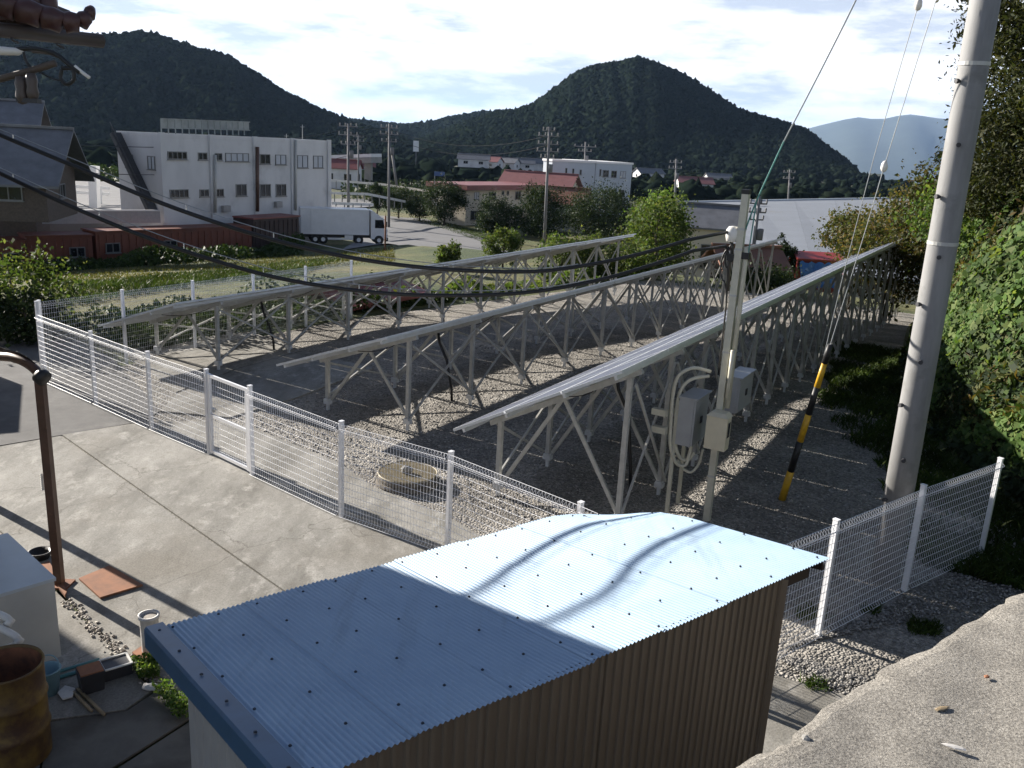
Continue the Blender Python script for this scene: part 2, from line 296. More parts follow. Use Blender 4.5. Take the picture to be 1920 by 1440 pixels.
# ---------------------------------------------------------------- mesh building
class MB:
    def __init__(s): s.v = []; s.f = []; s.mi = []; s.m = 0
    def add(s, vs, fs):
        o = len(s.v); s.v += [tuple(map(float, p)) for p in vs]; s.f += [tuple(i+o for i in f) for f in fs]; s.mi += [s.m]*len(fs); return s
    def box8(s, c):           # eight corners, bottom ring then top ring
        return s.add(c, [(0, 3, 2, 1), (4, 5, 6, 7), (0, 1, 5, 4), (1, 2, 6, 5), (2, 3, 7, 6), (3, 0, 4, 7)])
    def box(s, c, ex, ey, ez):  # centre and three half-extent vectors
        c, ex, ey, ez = map(np.array, (c, ex, ey, ez))
        return s.box8([c-ex-ey-ez, c+ex-ey-ez, c+ex+ey-ez, c-ex+ey-ez, c-ex-ey+ez, c+ex-ey+ez, c+ex+ey+ez, c-ex+ey+ez])
    def abox(s, x0, x1, y0, y1, z0, z1):
        return s.box(((x0+x1)/2, (y0+y1)/2, (z0+z1)/2), ((x1-x0)/2, 0, 0), (0, (y1-y0)/2, 0), (0, 0, (z1-z0)/2))
    def bar(s, a, b, w, h, up=None):
        a, b = np.array(a, float), np.array(b, float); d = b-a; l = np.linalg.norm(d); d = d/l
        up = np.array(up if up is not None else ((0, 0, 1) if abs(d[2]) < .95 else (1, 0, 0)), float)
        r = np.cross(d, up); r /= np.linalg.norm(r); q = np.cross(r, d)
        return s.box((a+b)/2, d*l/2, r*w/2, q*h/2)
    def tube(s, pts, r, n=8, caps=True):
        pts = [np.array(p, float) for p in pts]; R = r if hasattr(r, '__len__') else [r]*len(pts)
        rings = []; prev = None
        for i, p in enumerate(pts):
            d = pts[min(i+1, len(pts)-1)]-pts[max(i-1, 0)]; d = d/(np.linalg.norm(d)+1e-12)
            if prev is None:
                x = np.cross(d, (0, 0, 1.0)) if abs(d[2]) < .9 else np.cross(d, (1.0, 0, 0))
            else: x = prev-d*np.dot(prev, d)
            x = x/(np.linalg.norm(x)+1e-12); prev = x; y = np.cross(d, x)
            rings.append([p+R[i]*(x*math.cos(2*math.pi*k/n)+y*math.sin(2*math.pi*k/n)) for k in range(n)])
        vs = [q for g in rings for q in g]; fs = []
        for i in range(len(pts)-1):
            for k in range(n):
                a = i*n+k; b = i*n+(k+1) % n; fs.append((a, b, b+n, a+n))
        if caps: fs += [tuple(range(n-1, -1, -1)), tuple(range((len(pts)-1)*n, len(pts)*n))]
        return s.add(vs, fs)
    def lathe(s, c, prof, n=20, axis=None, squash=None):
        c = np.array(c, float); ax = np.array(axis if axis is not None else (0, 0, 1.0), float); ax /= np.linalg.norm(ax)
        x = np.cross(ax, (0, 1.0, 0)) if abs(ax[1]) < .9 else np.cross(ax, (1.0, 0, 0)); x /= np.linalg.norm(x); y = np.cross(ax, x)
        vs = [c+ax*h+r*(x*math.cos(2*math.pi*k/n)+y*math.sin(2*math.pi*k/n)) for r, h in prof for k in range(n)]; fs = []
        for i in range(len(prof)-1):
            for k in range(n): a = i*n+k; b = i*n+(k+1) % n; fs.append((a, b, b+n, a+n))
        return s.add(vs, fs)
    def prism(s, poly, z0, z1):
        n = len(poly); vs = [(p[0], p[1], z0) for p in poly]+[(p[0], p[1], z1) for p in poly]
        return s.add(vs, [tuple(range(n-1, -1, -1)), tuple(range(n, 2*n))]+[(i, (i+1) % n, (i+1) % n+n, i+n) for i in range(n)])
    def extr(s, poly, d):      # a 3-D polygon pushed along d
        n = len(poly); d = np.array(d); vs = [np.array(p) for p in poly]+[np.array(p)+d for p in poly]
        return s.add(vs, [tuple(range(n-1, -1, -1)), tuple(range(n, 2*n))]+[(i, (i+1) % n, (i+1) % n+n, i+n) for i in range(n)])
    def mesh(s, name, m, o=(0, 0, 0), smooth=False):
        me = bpy.data.meshes.new(name); o = np.array(o, float)
        me.from_pydata([tuple(np.array(p)-o) for p in s.v], [], s.f)
        for x in (m if isinstance(m, (list, tuple)) else [m]): me.materials.append(M[x])
        if isinstance(m, (list, tuple)): me.polygons.foreach_set('material_index', s.mi)
        if smooth: me.polygons.foreach_set('use_smooth', [True]*len(me.polygons))
        me.validate(); me.update(); return me
ORG = {}
def link(name, me, parent=None, loc=None):
    o = bpy.data.objects.new(name, me); COL.objects.link(o)
    if parent is not None: o.parent = parent; ORG[o] = ORG[parent]
    if loc is not None: o.location = tuple(map(float, loc))
    if parent is None: ORG[o] = np.array(loc if loc is not None else (0, 0, 0), float)
    return o
def props(o, label=None, cat=None, group=None, kind=None):
    for k, v in (('label', label), ('category', cat), ('group', group), ('kind', kind)):
        if v: o[k] = v
    return o
def thing(name, label, cat, loc, group=None):
    return props(link(name, None, None, loc), label, cat, group)
def part(name, mb, m, parent, smooth=False, label=None, kind=None):
    o = link(name, mb.mesh(name, m, ORG[parent], smooth), parent); return props(o, label, None, None, kind)
def solo(name, mb, m, label, cat, loc=(0, 0, 0), group=None, smooth=False):
    return props(link(name, mb.mesh(name, m, loc, smooth), None, loc), label, cat, group)
def struct(name, mb, m, kind='structure', parent=None, smooth=False):
    o = link(name, mb.mesh(name, m, (0, 0, 0), smooth), parent)
    if parent is None: o['kind'] = kind
    return o
def rawmesh(name, V, F, m, smooth=False):
    me = bpy.data.meshes.new(name); V = np.asarray(V, np.float32); F = np.asarray(F, np.int32); k = F.shape[1]
    me.vertices.add(len(V)); me.vertices.foreach_set('co', V.ravel()); me.loops.add(F.size); me.loops.foreach_set('vertex_index', F.ravel())
    me.polygons.add(len(F)); me.polygons.foreach_set('loop_start', np.arange(0, F.size, k, dtype=np.int32))
    me.polygons.foreach_set('loop_total', np.full(len(F), k, np.int32))
    if smooth: me.polygons.foreach_set('use_smooth', np.ones(len(F), bool))
    me.materials.append(M[m]); me.update(calc_edges=True); return me
def leaves(P, size, aspect=.7, up=.35, nrm=None, jitter=.35):
    """one small rhombic leaf at every point of P"""
    P = np.asarray(P, float); n = len(P); s = np.asarray(size)*(1+jitter*RNG.normal(size=n)).clip(.45, 1.9)
    d = RNG.normal(size=(n, 3)); d[:, 2] += up
    if nrm is not None: d = d*.55+np.asarray(nrm)
    d /= np.linalg.norm(d, axis=1)[:, None]
    t = np.cross(d, RNG.normal(size=(n, 3))); t /= np.linalg.norm(t, axis=1)[:, None]; b = np.cross(d, t)
    sv = s[:, None]
    V = np.stack([P-t*sv*.5, P+b*sv*aspect*.5-d*sv*.10, P+t*sv*.55, P-b*sv*aspect*.5-d*sv*.10], 1).reshape(-1, 3)
    F = np.arange(4*n).reshape(n, 4); return V, F
def clumpcloud(c, rx, ry, rz, nclump, per, cr):
    """points of a crown: leaf clumps spread through an ellipsoid, thicker at its skin"""
    c = np.array(c); d = RNG.normal(size=(nclump, 3)); d /= np.linalg.norm(d, axis=1)[:, None]
    r = RNG.uniform(.35, 1.0, nclump)**.45
    cc = c+d*r[:, None]*np.array([rx, ry, rz])*(1+.14*RNG.normal(size=(nclump, 1)))
    q = RNG.normal(size=(nclump, per, 3))*cr*RNG.uniform(.6, 1.4, (nclump, 1, 1))*.55
    return (cc[:, None, :]+q).reshape(-1, 3), cc

# ================================================================ THE SETTING
# ground: one sheet out to the horizon (rings round the eye point, finer near it)
rs = np.concatenate([np.array([0.0]), np.geomspace(1.2, 9, 18), np.arange(9.3, 48, .33), np.geomspace(49, 22000, 120)]); nth = 400
th = np.linspace(0, 2*math.pi, nth, endpoint=False)
gx = (rs[:, None]*np.sin(th)[None]).ravel(); gy = (rs[:, None]*np.cos(th)[None]).ravel(); gz = terr(gx, gy)-.03
gi = np.arange(len(rs)*nth).reshape(len(rs), nth)
gF = np.stack([gi[:-1], np.roll(gi, -1, 1)[:-1], np.roll(gi, -1, 1)[1:], gi[1:]], -1).reshape(-1, 4)
props(link('ground', rawmesh('ground', np.stack([gx, gy, gz], 1), gF, 'ground', True)), kind='structure')
def an(a, n, z=0.0): return U*a+N*n+Z*z
def sheet(name, pts, z0, z1, m, parent=None):
    return struct(name, MB().prism([(p[0], p[1]) for p in pts][::-1], z0, z1), m, parent=parent)
aa_, nn_ = np.linspace(5.5, 43.2, 50), np.linspace(-16.75, 3.2, 22); gv = np.array([an(a_, n_, 0) for a_ in aa_ for n_ in nn_]); gv[:, 2] = -.055*np.clip(U@gv.T-19, 0, 24)
ig = np.arange(len(gv)).reshape(50, 22); props(link('gravel_yard', rawmesh('gravel_yard', gv, np.stack([ig[:-1, :-1], ig[:-1, 1:], ig[1:, 1:], ig[1:, :-1]], -1).reshape(-1, 4)[:, ::-1], 'gravel')), kind='structure')
def pxp(l, z=.03): return [G(x, y, z) for x, y in l]
sheet('asphalt_lane', pxp([(-420, 640), (0, 592), (60, 602), (150, 640), (212, 672), (300, 770), (272, 789), (0, 835), (-120, 857), (-420, 905)], .012), -.015, .012, 'asphalt')
apron = props(link('concrete_apron', None), kind='structure')
for poly in ([(117, 815), (270, 790.5), (430, 789), (475, 803), (600, 852), (640, 870), (700, 913), (823, 960), (905, 1005), (990, 1060), (1000, 1130), (860, 1330), (722, 1243), (531, 1105)],
             [(-120, 858), (0, 837), (114, 817), (527, 1107), (716, 1246), (480, 1400), (294, 1287), (131, 1125), (0, 994)],
             [(-8, 996), (124, 1128), (285, 1294), (235, 1330), (90, 1350), (-100, 1400), (-400, 1300), (-130, 868)]):
    struct('slab', MB().prism([(p[0], p[1]) for p in pxp(poly)], 0, .03), 'concrete', parent=apron)
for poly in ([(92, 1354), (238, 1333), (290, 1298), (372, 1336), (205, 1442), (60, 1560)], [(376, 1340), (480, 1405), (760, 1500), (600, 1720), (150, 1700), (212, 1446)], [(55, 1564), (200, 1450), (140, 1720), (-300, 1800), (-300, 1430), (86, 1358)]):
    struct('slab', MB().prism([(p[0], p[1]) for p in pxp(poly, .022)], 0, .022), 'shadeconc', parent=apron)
for poly in ([(1440, 1262), (1590, 1305), (1520, 1420), (1380, 1420), (1330, 1330)],):
    struct('slab', MB().prism([(p[0], p[1]) for p in pxp(poly)], 0, .03), 'concrete', parent=apron)
pad = props(link('concrete_pad', None), kind='structure')
for poly in ([(232, 660), (330, 636), (470, 622), (566, 656), (445, 690), (330, 735)], [(569, 657), (700, 690), (556, 745), (430, 782), (300, 770), (333, 737), (448, 691)]):
    struct('slab', MB().prism([(p[0], p[1]) for p in pxp(poly)], 0, .03), 'concrete', parent=pad)

# terrace ledge the picture is taken from: thick rough mortar slab with a broken edge on a retaining wall
LZ = 3.5
ea, eb = G(1340, 1440, LZ), G(1920, 1110, LZ); ed = (eb-ea)/np.linalg.norm(eb-ea); en = np.array([-ed[1], ed[0], 0])
nseg = 150; ts = np.linspace(-1.4, 4.6, nseg); jag = np.zeros(nseg)
jr = np.random.default_rng(5)
for f_, a_ in ((2.3, .03), (6, .022), (14, .012), (33, .008)): jag += a_*np.sin(ts*f_+jr.uniform(0, 6))*jr.uniform(.7, 1.3)
jag += np.where(jr.random(nseg) < .12, jr.uniform(-.03, .0, nseg), 0)
rows_ = np.concatenate([np.array([0, .012, .04, .09]), np.geomspace(.18, 7, 40)]); mb = MB(); V = []
for j, r_ in enumerate(rows_):
    for i, t_ in enumerate(ts):
        p = ea+ed*t_+en*(jag[i]*.6*math.exp(-r_*5))-en*r_
        zz = LZ-(.018*(1-min(1, r_/.07))**2)+.008*math.sin(p[0]*5.1+p[1]*3)*math.cos(p[1]*4.2)+.004*math.sin(17*p[0]-9*p[1])
        V.append((p[0], p[1], zz))
F_ = [(j*nseg+i, (j+1)*nseg+i, (j+1)*nseg+i+1, j*nseg+i+1) for j in range(len(rows_)-1) for i in range(nseg-1)]
bot = [(V[i][0], V[i][1], LZ-.16+.01*math.sin(i)) for i in range(nseg)]
F_ += [(len(V)+i, i, i+1, len(V)+i+1) for i in range(nseg-1)]
mb.add(V+bot, F_); ledge = struct('terrace_ledge', mb, 'ledge', smooth=False)
w0, w1 = ea+ed*-1.3-en*.10, ea+ed*4.5-en*.10
mb = MB(); mb.prism([(w0[0], w0[1]), (w1[0], w1[1]), ((w1-en*6.5)[0], (w1-en*6.5)[1]), ((w0-en*6.5)[0], (w0-en*6.5)[1])][::-1], -.1, LZ-.05)
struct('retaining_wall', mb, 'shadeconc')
# pebbles lying on the ledge
peb = [(1765, 1330, .012, 'pale brown splinter of wood lying on the mortar ledge', 'bamboo', (2.6, .8, .35), 20), (1790, 1402, .015, 'whitish flake of mortar on the ledge near the lower right corner', 'dirtywhite', (2.4, .7, .25), -20),
       (1510, 1388, .014, 'dark pebble near the lower edge of the mortar ledge', 'stone', (1, 1, .7), 0), (1850, 1270, .009, 'small reddish brown chip on the mortar ledge by the upright wood splinter', 'rustplate', (1.5, 1, .5), 40)]
for px, py, r, lab, m, sc_, rot in peb:
    c = G(px, py, LZ); mb = MB(); q = np.random.default_rng(int(px)); cs, sn = math.cos(rad(rot)), math.sin(rad(rot)); prof = [(.02, -.9), (.7, -.6), (1, 0), (.75, .6), (.05, .95)]
    for ring in range(1):
        vs = []
        for rr, hh in prof:
            for k in range(8):
                a = k*math.pi/4; x = rr*math.cos(a)*r*sc_[0]*q.uniform(.8, 1.2); y = rr*math.sin(a)*r*sc_[1]*q.uniform(.8, 1.2)
                vs.append(c+np.array([x*cs-y*sn, x*sn+y*cs, (hh+.75)*r*sc_[2]]))
        fs = [(i*8+k, i*8+(k+1) % 8, (i+1)*8+(k+1) % 8, (i+1)*8+k) for i in range(4) for k in range(8)]
        mb.add(vs, fs)
    solo('pebble', mb, m, lab, 'pebble', c)

# hills: forested ridges; silhouette given as (picture x, picture y) sight lines at a real distance
def hill(name, sil, dist, wide, zb, m, cols=90, rowsn=26, rough=.05, treeh=0.0, seed=1, dist2=None):
    xs = np.array([p[0] for p in sil], float); ys = np.array([p[1] for p in sil], float)
    px = np.linspace(xs[0], xs[-1], cols); py = np.interp(px, xs, ys); Vv = []
    vv = np.linspace(-1, 1, rowsn); ds = np.linspace(dist, dist2 or dist, cols)
    for i in range(cols):
        r = KD(px[i], py[i], ds[i]); zr = r[2]-treeh; dirh = np.array([r[0], r[1]])/ds[i]
        for v in vv:
            pr = max(0.0, 1-abs(v)**1.25)
            d_ = ds[i]+v*wide
            spur = rough*(zr-zb)*(math.sin(i*.55+seed+v*2.1)*.6+.5*math.sin(i*1.31+v*5+seed*2)+.4*math.sin(i*.23-v*3.3))*(1-pr)*pr*2.2
            z = zb+(zr-zb)*pr+spur
            Vv.append((dirh[0]*d_, dirh[1]*d_, z))
    id_ = np.arange(cols*rowsn).reshape(cols, rowsn)
    Fv = np.stack([id_[:-1, :-1], id_[1:, :-1], id_[1:, 1:], id_[:-1, 1:]], -1).reshape(-1, 4)
    props(link(name, rawmesh(name, Vv, Fv, m, True)), kind='structure')
    return np.array(Vv).reshape(cols, rowsn, 3)
BLOB = []
for k in range(6):
    for h_, r_ in ((0.0, .66), (.42, 1.0), (.80, .74)): BLOB.append((r_*math.cos(k*math.pi/3+h_), r_*math.sin(k*math.pi/3+h_), h_))
BLOB = np.array([[BLOB[k*3+j] for k in range(6)] for j in range(3)]).reshape(-1, 3); BLOB = np.vstack([BLOB, [[0, 0, 1.0]]])
BF = [(j*6+k, j*6+(k+1) % 6, (j+1)*6+(k+1) % 6) for j in range(2) for k in range(6)]+[(j*6+k, (j+1)*6+(k+1) % 6, (j+1)*6+k) for j in range(2) for k in range(6)]+[(12+k, 12+(k+1) % 6, 18) for k in range(6)]
BF = np.array(BF)
def blobs(P, w, h):
    n = len(P); B = BLOB[None]*(1+.13*RNG.normal(size=(n, 19, 1)))
    a = RNG.uniform(0, 6.28, n); c, s = np.cos(a)[:, None], np.sin(a)[:, None]
    x = (B[..., 0]*c-B[..., 1]*s)*w[:, None]; y = (B[..., 0]*s+B[..., 1]*c)*w[:, None]; z = B[..., 2]*h[:, None]
    Vv = np.stack([x, y, z], -1)+P[:, None, :]
    Fv = (BF[None]+(np.arange(n)*19)[:, None, None]).reshape(-1, 3); return Vv.reshape(-1, 3), Fv
def forest(name, grid, n, w, h, rng0, vmin=0, vmax=None):
    c, r, _ = grid.shape; i = rng0.uniform(0, c-1.001, n); j = rng0.uniform(vmin, (vmax or r)-1.001, n); i0 = i.astype(int); j0 = j.astype(int); fi = (i-i0)[:, None]; fj = (j-j0)[:, None]
    P = (grid[i0, j0]*(1-fi)*(1-fj)+grid[i0+1, j0]*fi*(1-fj)+grid[i0, j0+1]*(1-fi)*fj+grid[i0+1, j0+1]*fi*fj)
    hh = rng0.uniform(.65, 1.25, n)*h; ww = rng0.uniform(.7, 1.3, n)*w; P[:, 2] -= hh*.25
    Vv, Fv = blobs(P, ww, hh)
    props(link(name, rawmesh(name, Vv, Fv, 'tree_mass')), 'dark forest covering the hill', 'forest', kind='stuff')
q0 = np.random.default_rng(3)
gA = hill('hill', [(-900, 230), (-500, 120), (-200, 75), (0, 62), (120, 60), (200, 60), (270, 54), (330, 72), (430, 101), (480, 131), (530, 166), (580, 192), (640, 218), (720, 245), (800, 268), (900, 290)], 800, 300, -9, 'forestfloor', 100, 26, .06, 6, 1, 900)
forest('forest', gA, 17000, 3.6, 7, q0, 0, 15)
gB = hill('hill', [(300, 240), (500, 228), (640, 219), (680, 223), (760, 231), (820, 222), (860, 212), (910, 205), (960, 203), (1010, 200), (1080, 212), (1200, 250), (1300, 280)], 1500, 420, -9, 'forestfloor', 80, 20, .08, 7, 4)
forest('forest', gB, 9000, 4.6, 8, q0, 0, 12)
gC = hill('hill', [(780, 262), (870, 228), (930, 208), (970, 203), (1005, 190), (1040, 165), (1080, 133), (1110, 121), (1165, 113), (1195, 102), (1230, 115), (1280, 136), (1320, 160), (1390, 205), (1450, 221), (1510, 240), (1550, 272), (1590, 302), (1622, 338), (1650, 358)], 1000, 330, -9, 'forestfloor', 110, 26, .045, 6, 9)
forest('forest', gC, 22000, 3.8, 7.5, q0, 0, 15)
hill('mountain', [(-2200, 200), (-1000, 190), (0, 205), (700, 240), (1200, 262), (1450, 258), (1530, 236), (1590, 222), (1610, 219), (1650, 224), (1690, 215), (1712, 213), (1760, 221), (1800, 224), (1850, 216), (1950, 205), (2200, 215), (2800, 280), (3600, 330)], 13000, 4600, -210, 'mountain', 240, 30, .10, 0, 3)
# far scattered trees of the valley floor: read as one dark band
n_ = 2600; azv = q0.uniform(rad(-40), rad(38), n_); dv = q0.uniform(230, 700, n_)
Pv = np.stack([dv*np.sin(azv), dv*np.cos(azv), np.zeros(n_)], 1); Pv[:, 2] = terr(Pv[:, 0], Pv[:, 1])-.5
Vv, Fv = blobs(Pv, q0.uniform(2, 5, n_), q0.uniform(2.5, 6.0, n_))
props(link('valley_wood', rawmesh('valley_wood', Vv, Fv, 'tree_mass')), 'dark trees scattered over the valley floor below the hills', 'wood', kind='stuff')

# ================================================================ SOLAR ARRAYS
MODW, MODH, MODT = 1.60, .945, .040
def module_mesh(slope_ax):
    """one framed module: glass on top, white backsheet below, aluminium rim; local x along the row, y up the slope"""
    mb = MB(); hx, hy = MODW/2-.009, MODH/2-.008; t = .03
    mb.m = 0
    mb.abox(-hx, hx, -hy, -hy+t, -MODT, 0); mb.abox(-hx, hx, hy-t, hy, -MODT, 0)
    mb.abox(-hx, -hx+t, -hy+t, hy-t, -MODT, 0); mb.abox(hx-t, hx, -hy+t, hy-t, -MODT, 0)
    mb.m = 1; mb.add([(-hx+t, -hy+t, -.003), (hx-t, -hy+t, -.003), (hx-t, hy-t, -.003), (-hx+t, hy-t, -.003)], [(0, 1, 2, 3)])
    mb.m = 2; mb.add([(-hx+t, -hy+t, -.010), (hx-t, -hy+t, -.010), (hx-t, hy-t, -.010), (-hx+t, hy-t, -.010)], [(3, 2, 1, 0)])
    mb.m = 3; mb.abox(-.06, .06, hy-.2, hy-.1, -.034, -.0105)
    me = mb.mesh('module', ['alu', 'glassmod', 'backsheet', 'darkbox'])
    return me
MODME = module_mesh(None)
SHARED = {}
def shared_bar(parent, name, a, b, w, h, m, up=None):
    """a bar as an object of its own; bars of the same length share one mesh"""
    a, b = np.array(a, float), np.array(b, float); l = float(np.linalg.norm(b-a)); key = (name, round(l, 3), w, h, m)
    if key not in SHARED:
        mb = MB(); t = .004
        mb.abox(0, l, -w/2, w/2, -h/2, h/2); SHARED[key] = mb.mesh(name, m)
    d = (b-a)/l; up = np.array(up if up is not None else ((0, 0, 1) if abs(d[2]) < .95 else U), float)
    y = np.cross(up, d); y /= np.linalg.norm(y); z = np.cross(d, y)
    o = link(name, SHARED[key], parent); o.matrix_local = Matrix(((d[0], y[0], z[0], a[0]-ORG[parent][0]), (d[1], y[1], z[1], a[1]-ORG[parent][1]), (d[2], y[2], z[2], a[2]-ORG[parent][2]), (0, 0, 0, 1)))
    return o
def solar_array(label, Lp, across, zh, ncol, spacing, low_in=.32, high_in=.30):
    base = np.array([Lp[0], Lp[1], 0.0]); zl = Lp[2]; t = thing('solar_array', label, 'solar panels', base, 'solar arrays in the gravel yard')
    length = ncol*MODW; slope = math.atan2(zh-zl, across); S = N*math.cos(slope)+Z*math.sin(slope); NR = np.cross(U, S); NR = -NR if NR[2] < 0 else NR
    wS = across/math.cos(slope)
    for i in range(ncol):
        for j in range(3):
            c = Lp+U*(MODW*(i+.5))+S*(wS*(j+.5)/3)
            o = link('module', MODME, t); x, y, z = -U, S, NR
            x = U if np.dot(np.cross(U, S), NR) > 0 else -U
            jz = .002*math.sin(i*3.1+j*1.7)
            o.matrix_local = Matrix(((x[0], y[0], z[0], c[0]-base[0]), (x[1], y[1], z[1], c[1]-base[1]), (x[2], y[2], z[2], c[2]-base[2]+jz), (0, 0, 0, 1)))
    for f in (.06, .33, .67, .95):                               # purlins under the modules
        p = Lp+S*(wS*f)-NR*(MODT+.032)
        for s0 in range(0, ncol, 6):
            s1 = min(ncol, s0+6); shared_bar(t, 'purlin', p+U*(s0*MODW+.03), p+U*(s1*MODW-.03), .04, .058, 'alu', NR)
    nf = int((length-.7)/spacing)+1; off = (length-(nf-1)*spacing)/2; prev = None
    foot = SHARED.get('foot')
    if foot is None:
        mb = MB(); mb.abox(-.07, .07, -.05, .05, .13, .20).abox(-.05, .05, -.07, .07, .205, .235).abox(-.025, .025, -.025, .025, -.02, .13)
        foot = SHARED['foot'] = mb.mesh('foot_bracket', 'alu')
    rng = random.Random(int(base[1]*10))
    for i in range(nf):
        o_ = U*(off+i*spacing); dr = MODT+.032*2+.03
        lo = Lp+S*low_in+o_-NR*dr; hi = Lp+S*(wS-high_in)+o_-NR*dr; mid = Lp+S*(wS*.50)+o_-NR*dr
        zg = round(float(-.055*np.clip(np.dot(lo, U)-19, 0, 24)), 2); lf = np.array([lo[0], lo[1], zg+.2]); hf = np.array([hi[0], hi[1], zg+.2])
        shared_bar(t, 'rafter', Lp+S*.12+o_-NR*dr, Lp+S*(wS-.12)+o_-NR*dr, .06, .085, 'steel', NR)
        shared_bar(t, 'post', lf, lo-Z*.03, .07, .07, 'steel', U); shared_bar(t, 'post', hf, hi-Z*.03, .07, .07, 'steel', U)
        shared_bar(t, 'diagonal_brace', lf+N*.03+U*.055, mid+U*.055, .058, .036, 'steel', U); shared_bar(t, 'diagonal_brace', hf-N*.03+U*.055, mid+U*.055, .058, .036, 'steel', U)
        for q in (lf, hf):
            fo = link('foot_bracket', foot, t); fo.location = tuple(np.array([q[0], q[1], zg])-base); fo.rotation_euler = (0, 0, -UA)
        if prev is not None:
            plo, phi, plf, phf = prev
            shared_bar(t, 'cross_brace', phf+N*.052+Z*.05, hi+N*.052-Z*.12, .036, .03, 'steel', N)
            shared_bar(t, 'cross_brace', phi+N*.088-Z*.12, hf+N*.088+Z*.05, .036, .03, 'steel', N)
            if True:
                shared_bar(t, 'cross_brace', plf-N*.055+Z*.05, lo-N*.055-Z*.08, .036, .03, 'steel', N)
                shared_bar(t, 'cross_brace', plo-N*.09-Z*.08, lf-N*.09+Z*.05, .036, .03, 'steel', N)
        prev = (lo, hi, lf, hf)
    # black module leads strung below the purlins and one drop to the ground
    for k in range(0, ncol, 2):
        a = Lp+S*(wS*.62)-NR*.12+U*(k*MODW+.4); pts = [a+U*(1.4*s/6)-Z*(.10*math.sin(math.pi*s/6)) for s in range(7)]
        part('module_lead', MB().tube(pts, .008, 5), 'cable', t)
    a = Lp+S*(wS*.55)-NR*.14+U*(off+1*spacing); 
    part('ground_lead', MB().tube([a, a-Z*.25+N*.05, a-Z*.6+N*.25, np.array([a[0], a[1], .25])+N*.38, np.array([a[0], a[1], .0])+N*.4], .028, 7), 'cable', t, True)
    return t, S, wS
L1 = G(182, 610, .86); L2 = G(518, 683, 1.05); L3 = G(838, 809, 1.2)+U*.12
def ncols(Lp, across, px, py, zh):
    e = G(px, py, zh); return max(6, int(round(np.dot(e-Lp, U)/MODW)))
solar_array('rearmost solar array, nearest the grassy field, on braced steel posts over the concrete pad', L1, 2.62, 1.72, ncols(L1, 2.62, 1180, 438, 1.72), 2.15)
solar_array('middle solar array between the other two on braced steel posts', L2, 2.52, 1.95, ncols(L2, 2.52, 1470, 447, 1.95), 2.1)
solar_array('tallest solar array nearest the concrete utility pole, steeply tilted', L3, 2.54, 2.53, ncols(L3, 2.54, 1720, 437, 2.53), 1.6)

# ================================================================ MESH FENCES
def fence(label, posts, h, skip=(), post_h=None, pr=.0028):
    base = np.array([posts[0][0], posts[0][1], 0]); t = thing('mesh_fence', label, 'fence', base)
    for i, p in enumerate(posts):
        nx = posts[min(i+1, len(posts)-1)]-posts[max(i-1, 0)]; nx = nx/np.linalg.norm(nx); sd = np.cross(nx, Z)
        hh = (post_h or {}).get(i, h+.03)
        part('post', MB().box(np.array([p[0], p[1], hh/2-.15]), nx*.024, sd*.03, Z*(hh/2+.15)).box(np.array([p[0], p[1], hh+.006]), nx*.028, sd*.034, Z*.006), 'whitecoat', t)
    for i in range(len(posts)-1):
        if i in skip: continue
        mesh_panel(t, posts[i], posts[i+1], h, pr)
    return t
def mesh_panel(t, a, b, h, pr=.0028, fold=True, z0=.06):
    a, b = np.array(a, float), np.array(b, float); d = b-a; d[2] = 0; l = np.linalg.norm(d); d /= l; sd = np.cross(d, Z)
    a = a+d*.03; l -= .06; off = sd*.036; mb = MB(); nv = int(l/.05)
    def wire(p, q, r=pr):
        w = (np.array(q)-p); w = w/np.linalg.norm(w); x = sd if abs(np.dot(w, sd)) < .9 else d; y = np.cross(w, x); y /= np.linalg.norm(y); x = np.cross(y, w)
        vs = [p+r*(x*c+y*s) for c, s in ((1, 0), (-.5, .87), (-.5, -.87))]+[q+r*(x*c+y*s) for c, s in ((1, 0), (-.5, .87), (-.5, -.87))]
        mb.add(vs, [(0, 1, 4, 3), (1, 2, 5, 4), (2, 0, 3, 5)])
    g = np.array([a[0], a[1], 0])+off
    for k in range(nv+1):
        p = g+d*(l*k/nv)
        if fold:
            wire(p+Z*(z0+.04), p+Z*(h-.10), pr*.95); wire(p+Z*(h-.10), p+Z*(h-.05)+sd*.045); wire(p+Z*(h-.05)+sd*.045, p+Z*h-sd*.01); wire(p+Z*h-sd*.01, p+Z*(h-.10)-sd*.004)
            wire(p+Z*(z0+.04), p+Z*z0+sd*.04)
        else: wire(p+Z*z0, p+Z*h)
    zs = list(np.arange(z0+.04, h-.11, .098))
    for z in zs: wire(g+Z*z, g+d*l+Z*z, pr*1.15)
    if fold:
        for z, s_ in ((h-.10, 0), (h-.05, .045), (h, -.01), (z0, .04)): wire(g+Z*z+sd*s_, g+d*l+Z*z+sd*s_, pr*1.2)
    else:
        for z in (z0, h): wire(g+Z*z, g+d*l+Z*z, pr*1.2)
    part('mesh_panel', mb, 'whitecoat', t)
FH = 1.40
fA, f1, f2, f3, f4, f5, f6 = [G(*p) for p in ((82, 716), (180, 760), (285, 808), (393, 854), (473, 893), (640, 972), (839, 1042))]
f7 = G(1089, 947, FH); f7 = np.array([f7[0], f7[1], 0])
r1, r2, r3 = G(1533, 1193), G(1695, 1107), G(1838, 1040); r0 = r1-(r2-r1)
fence('white mesh fence between the asphalt lane and the rearmost solar array', [fA, f1, f2, f3], FH, post_h={0: 1.66, 3: 1.46})
fence('white mesh fence from the gate to the blue roofed shed', [f4, f5, f6, f7, r0], FH, post_h={0: 1.46})
fence('white mesh fence right of the shed in front of the utility pole', [r0+np.array([.07, .06, 0]), r1, r2, r3], FH)
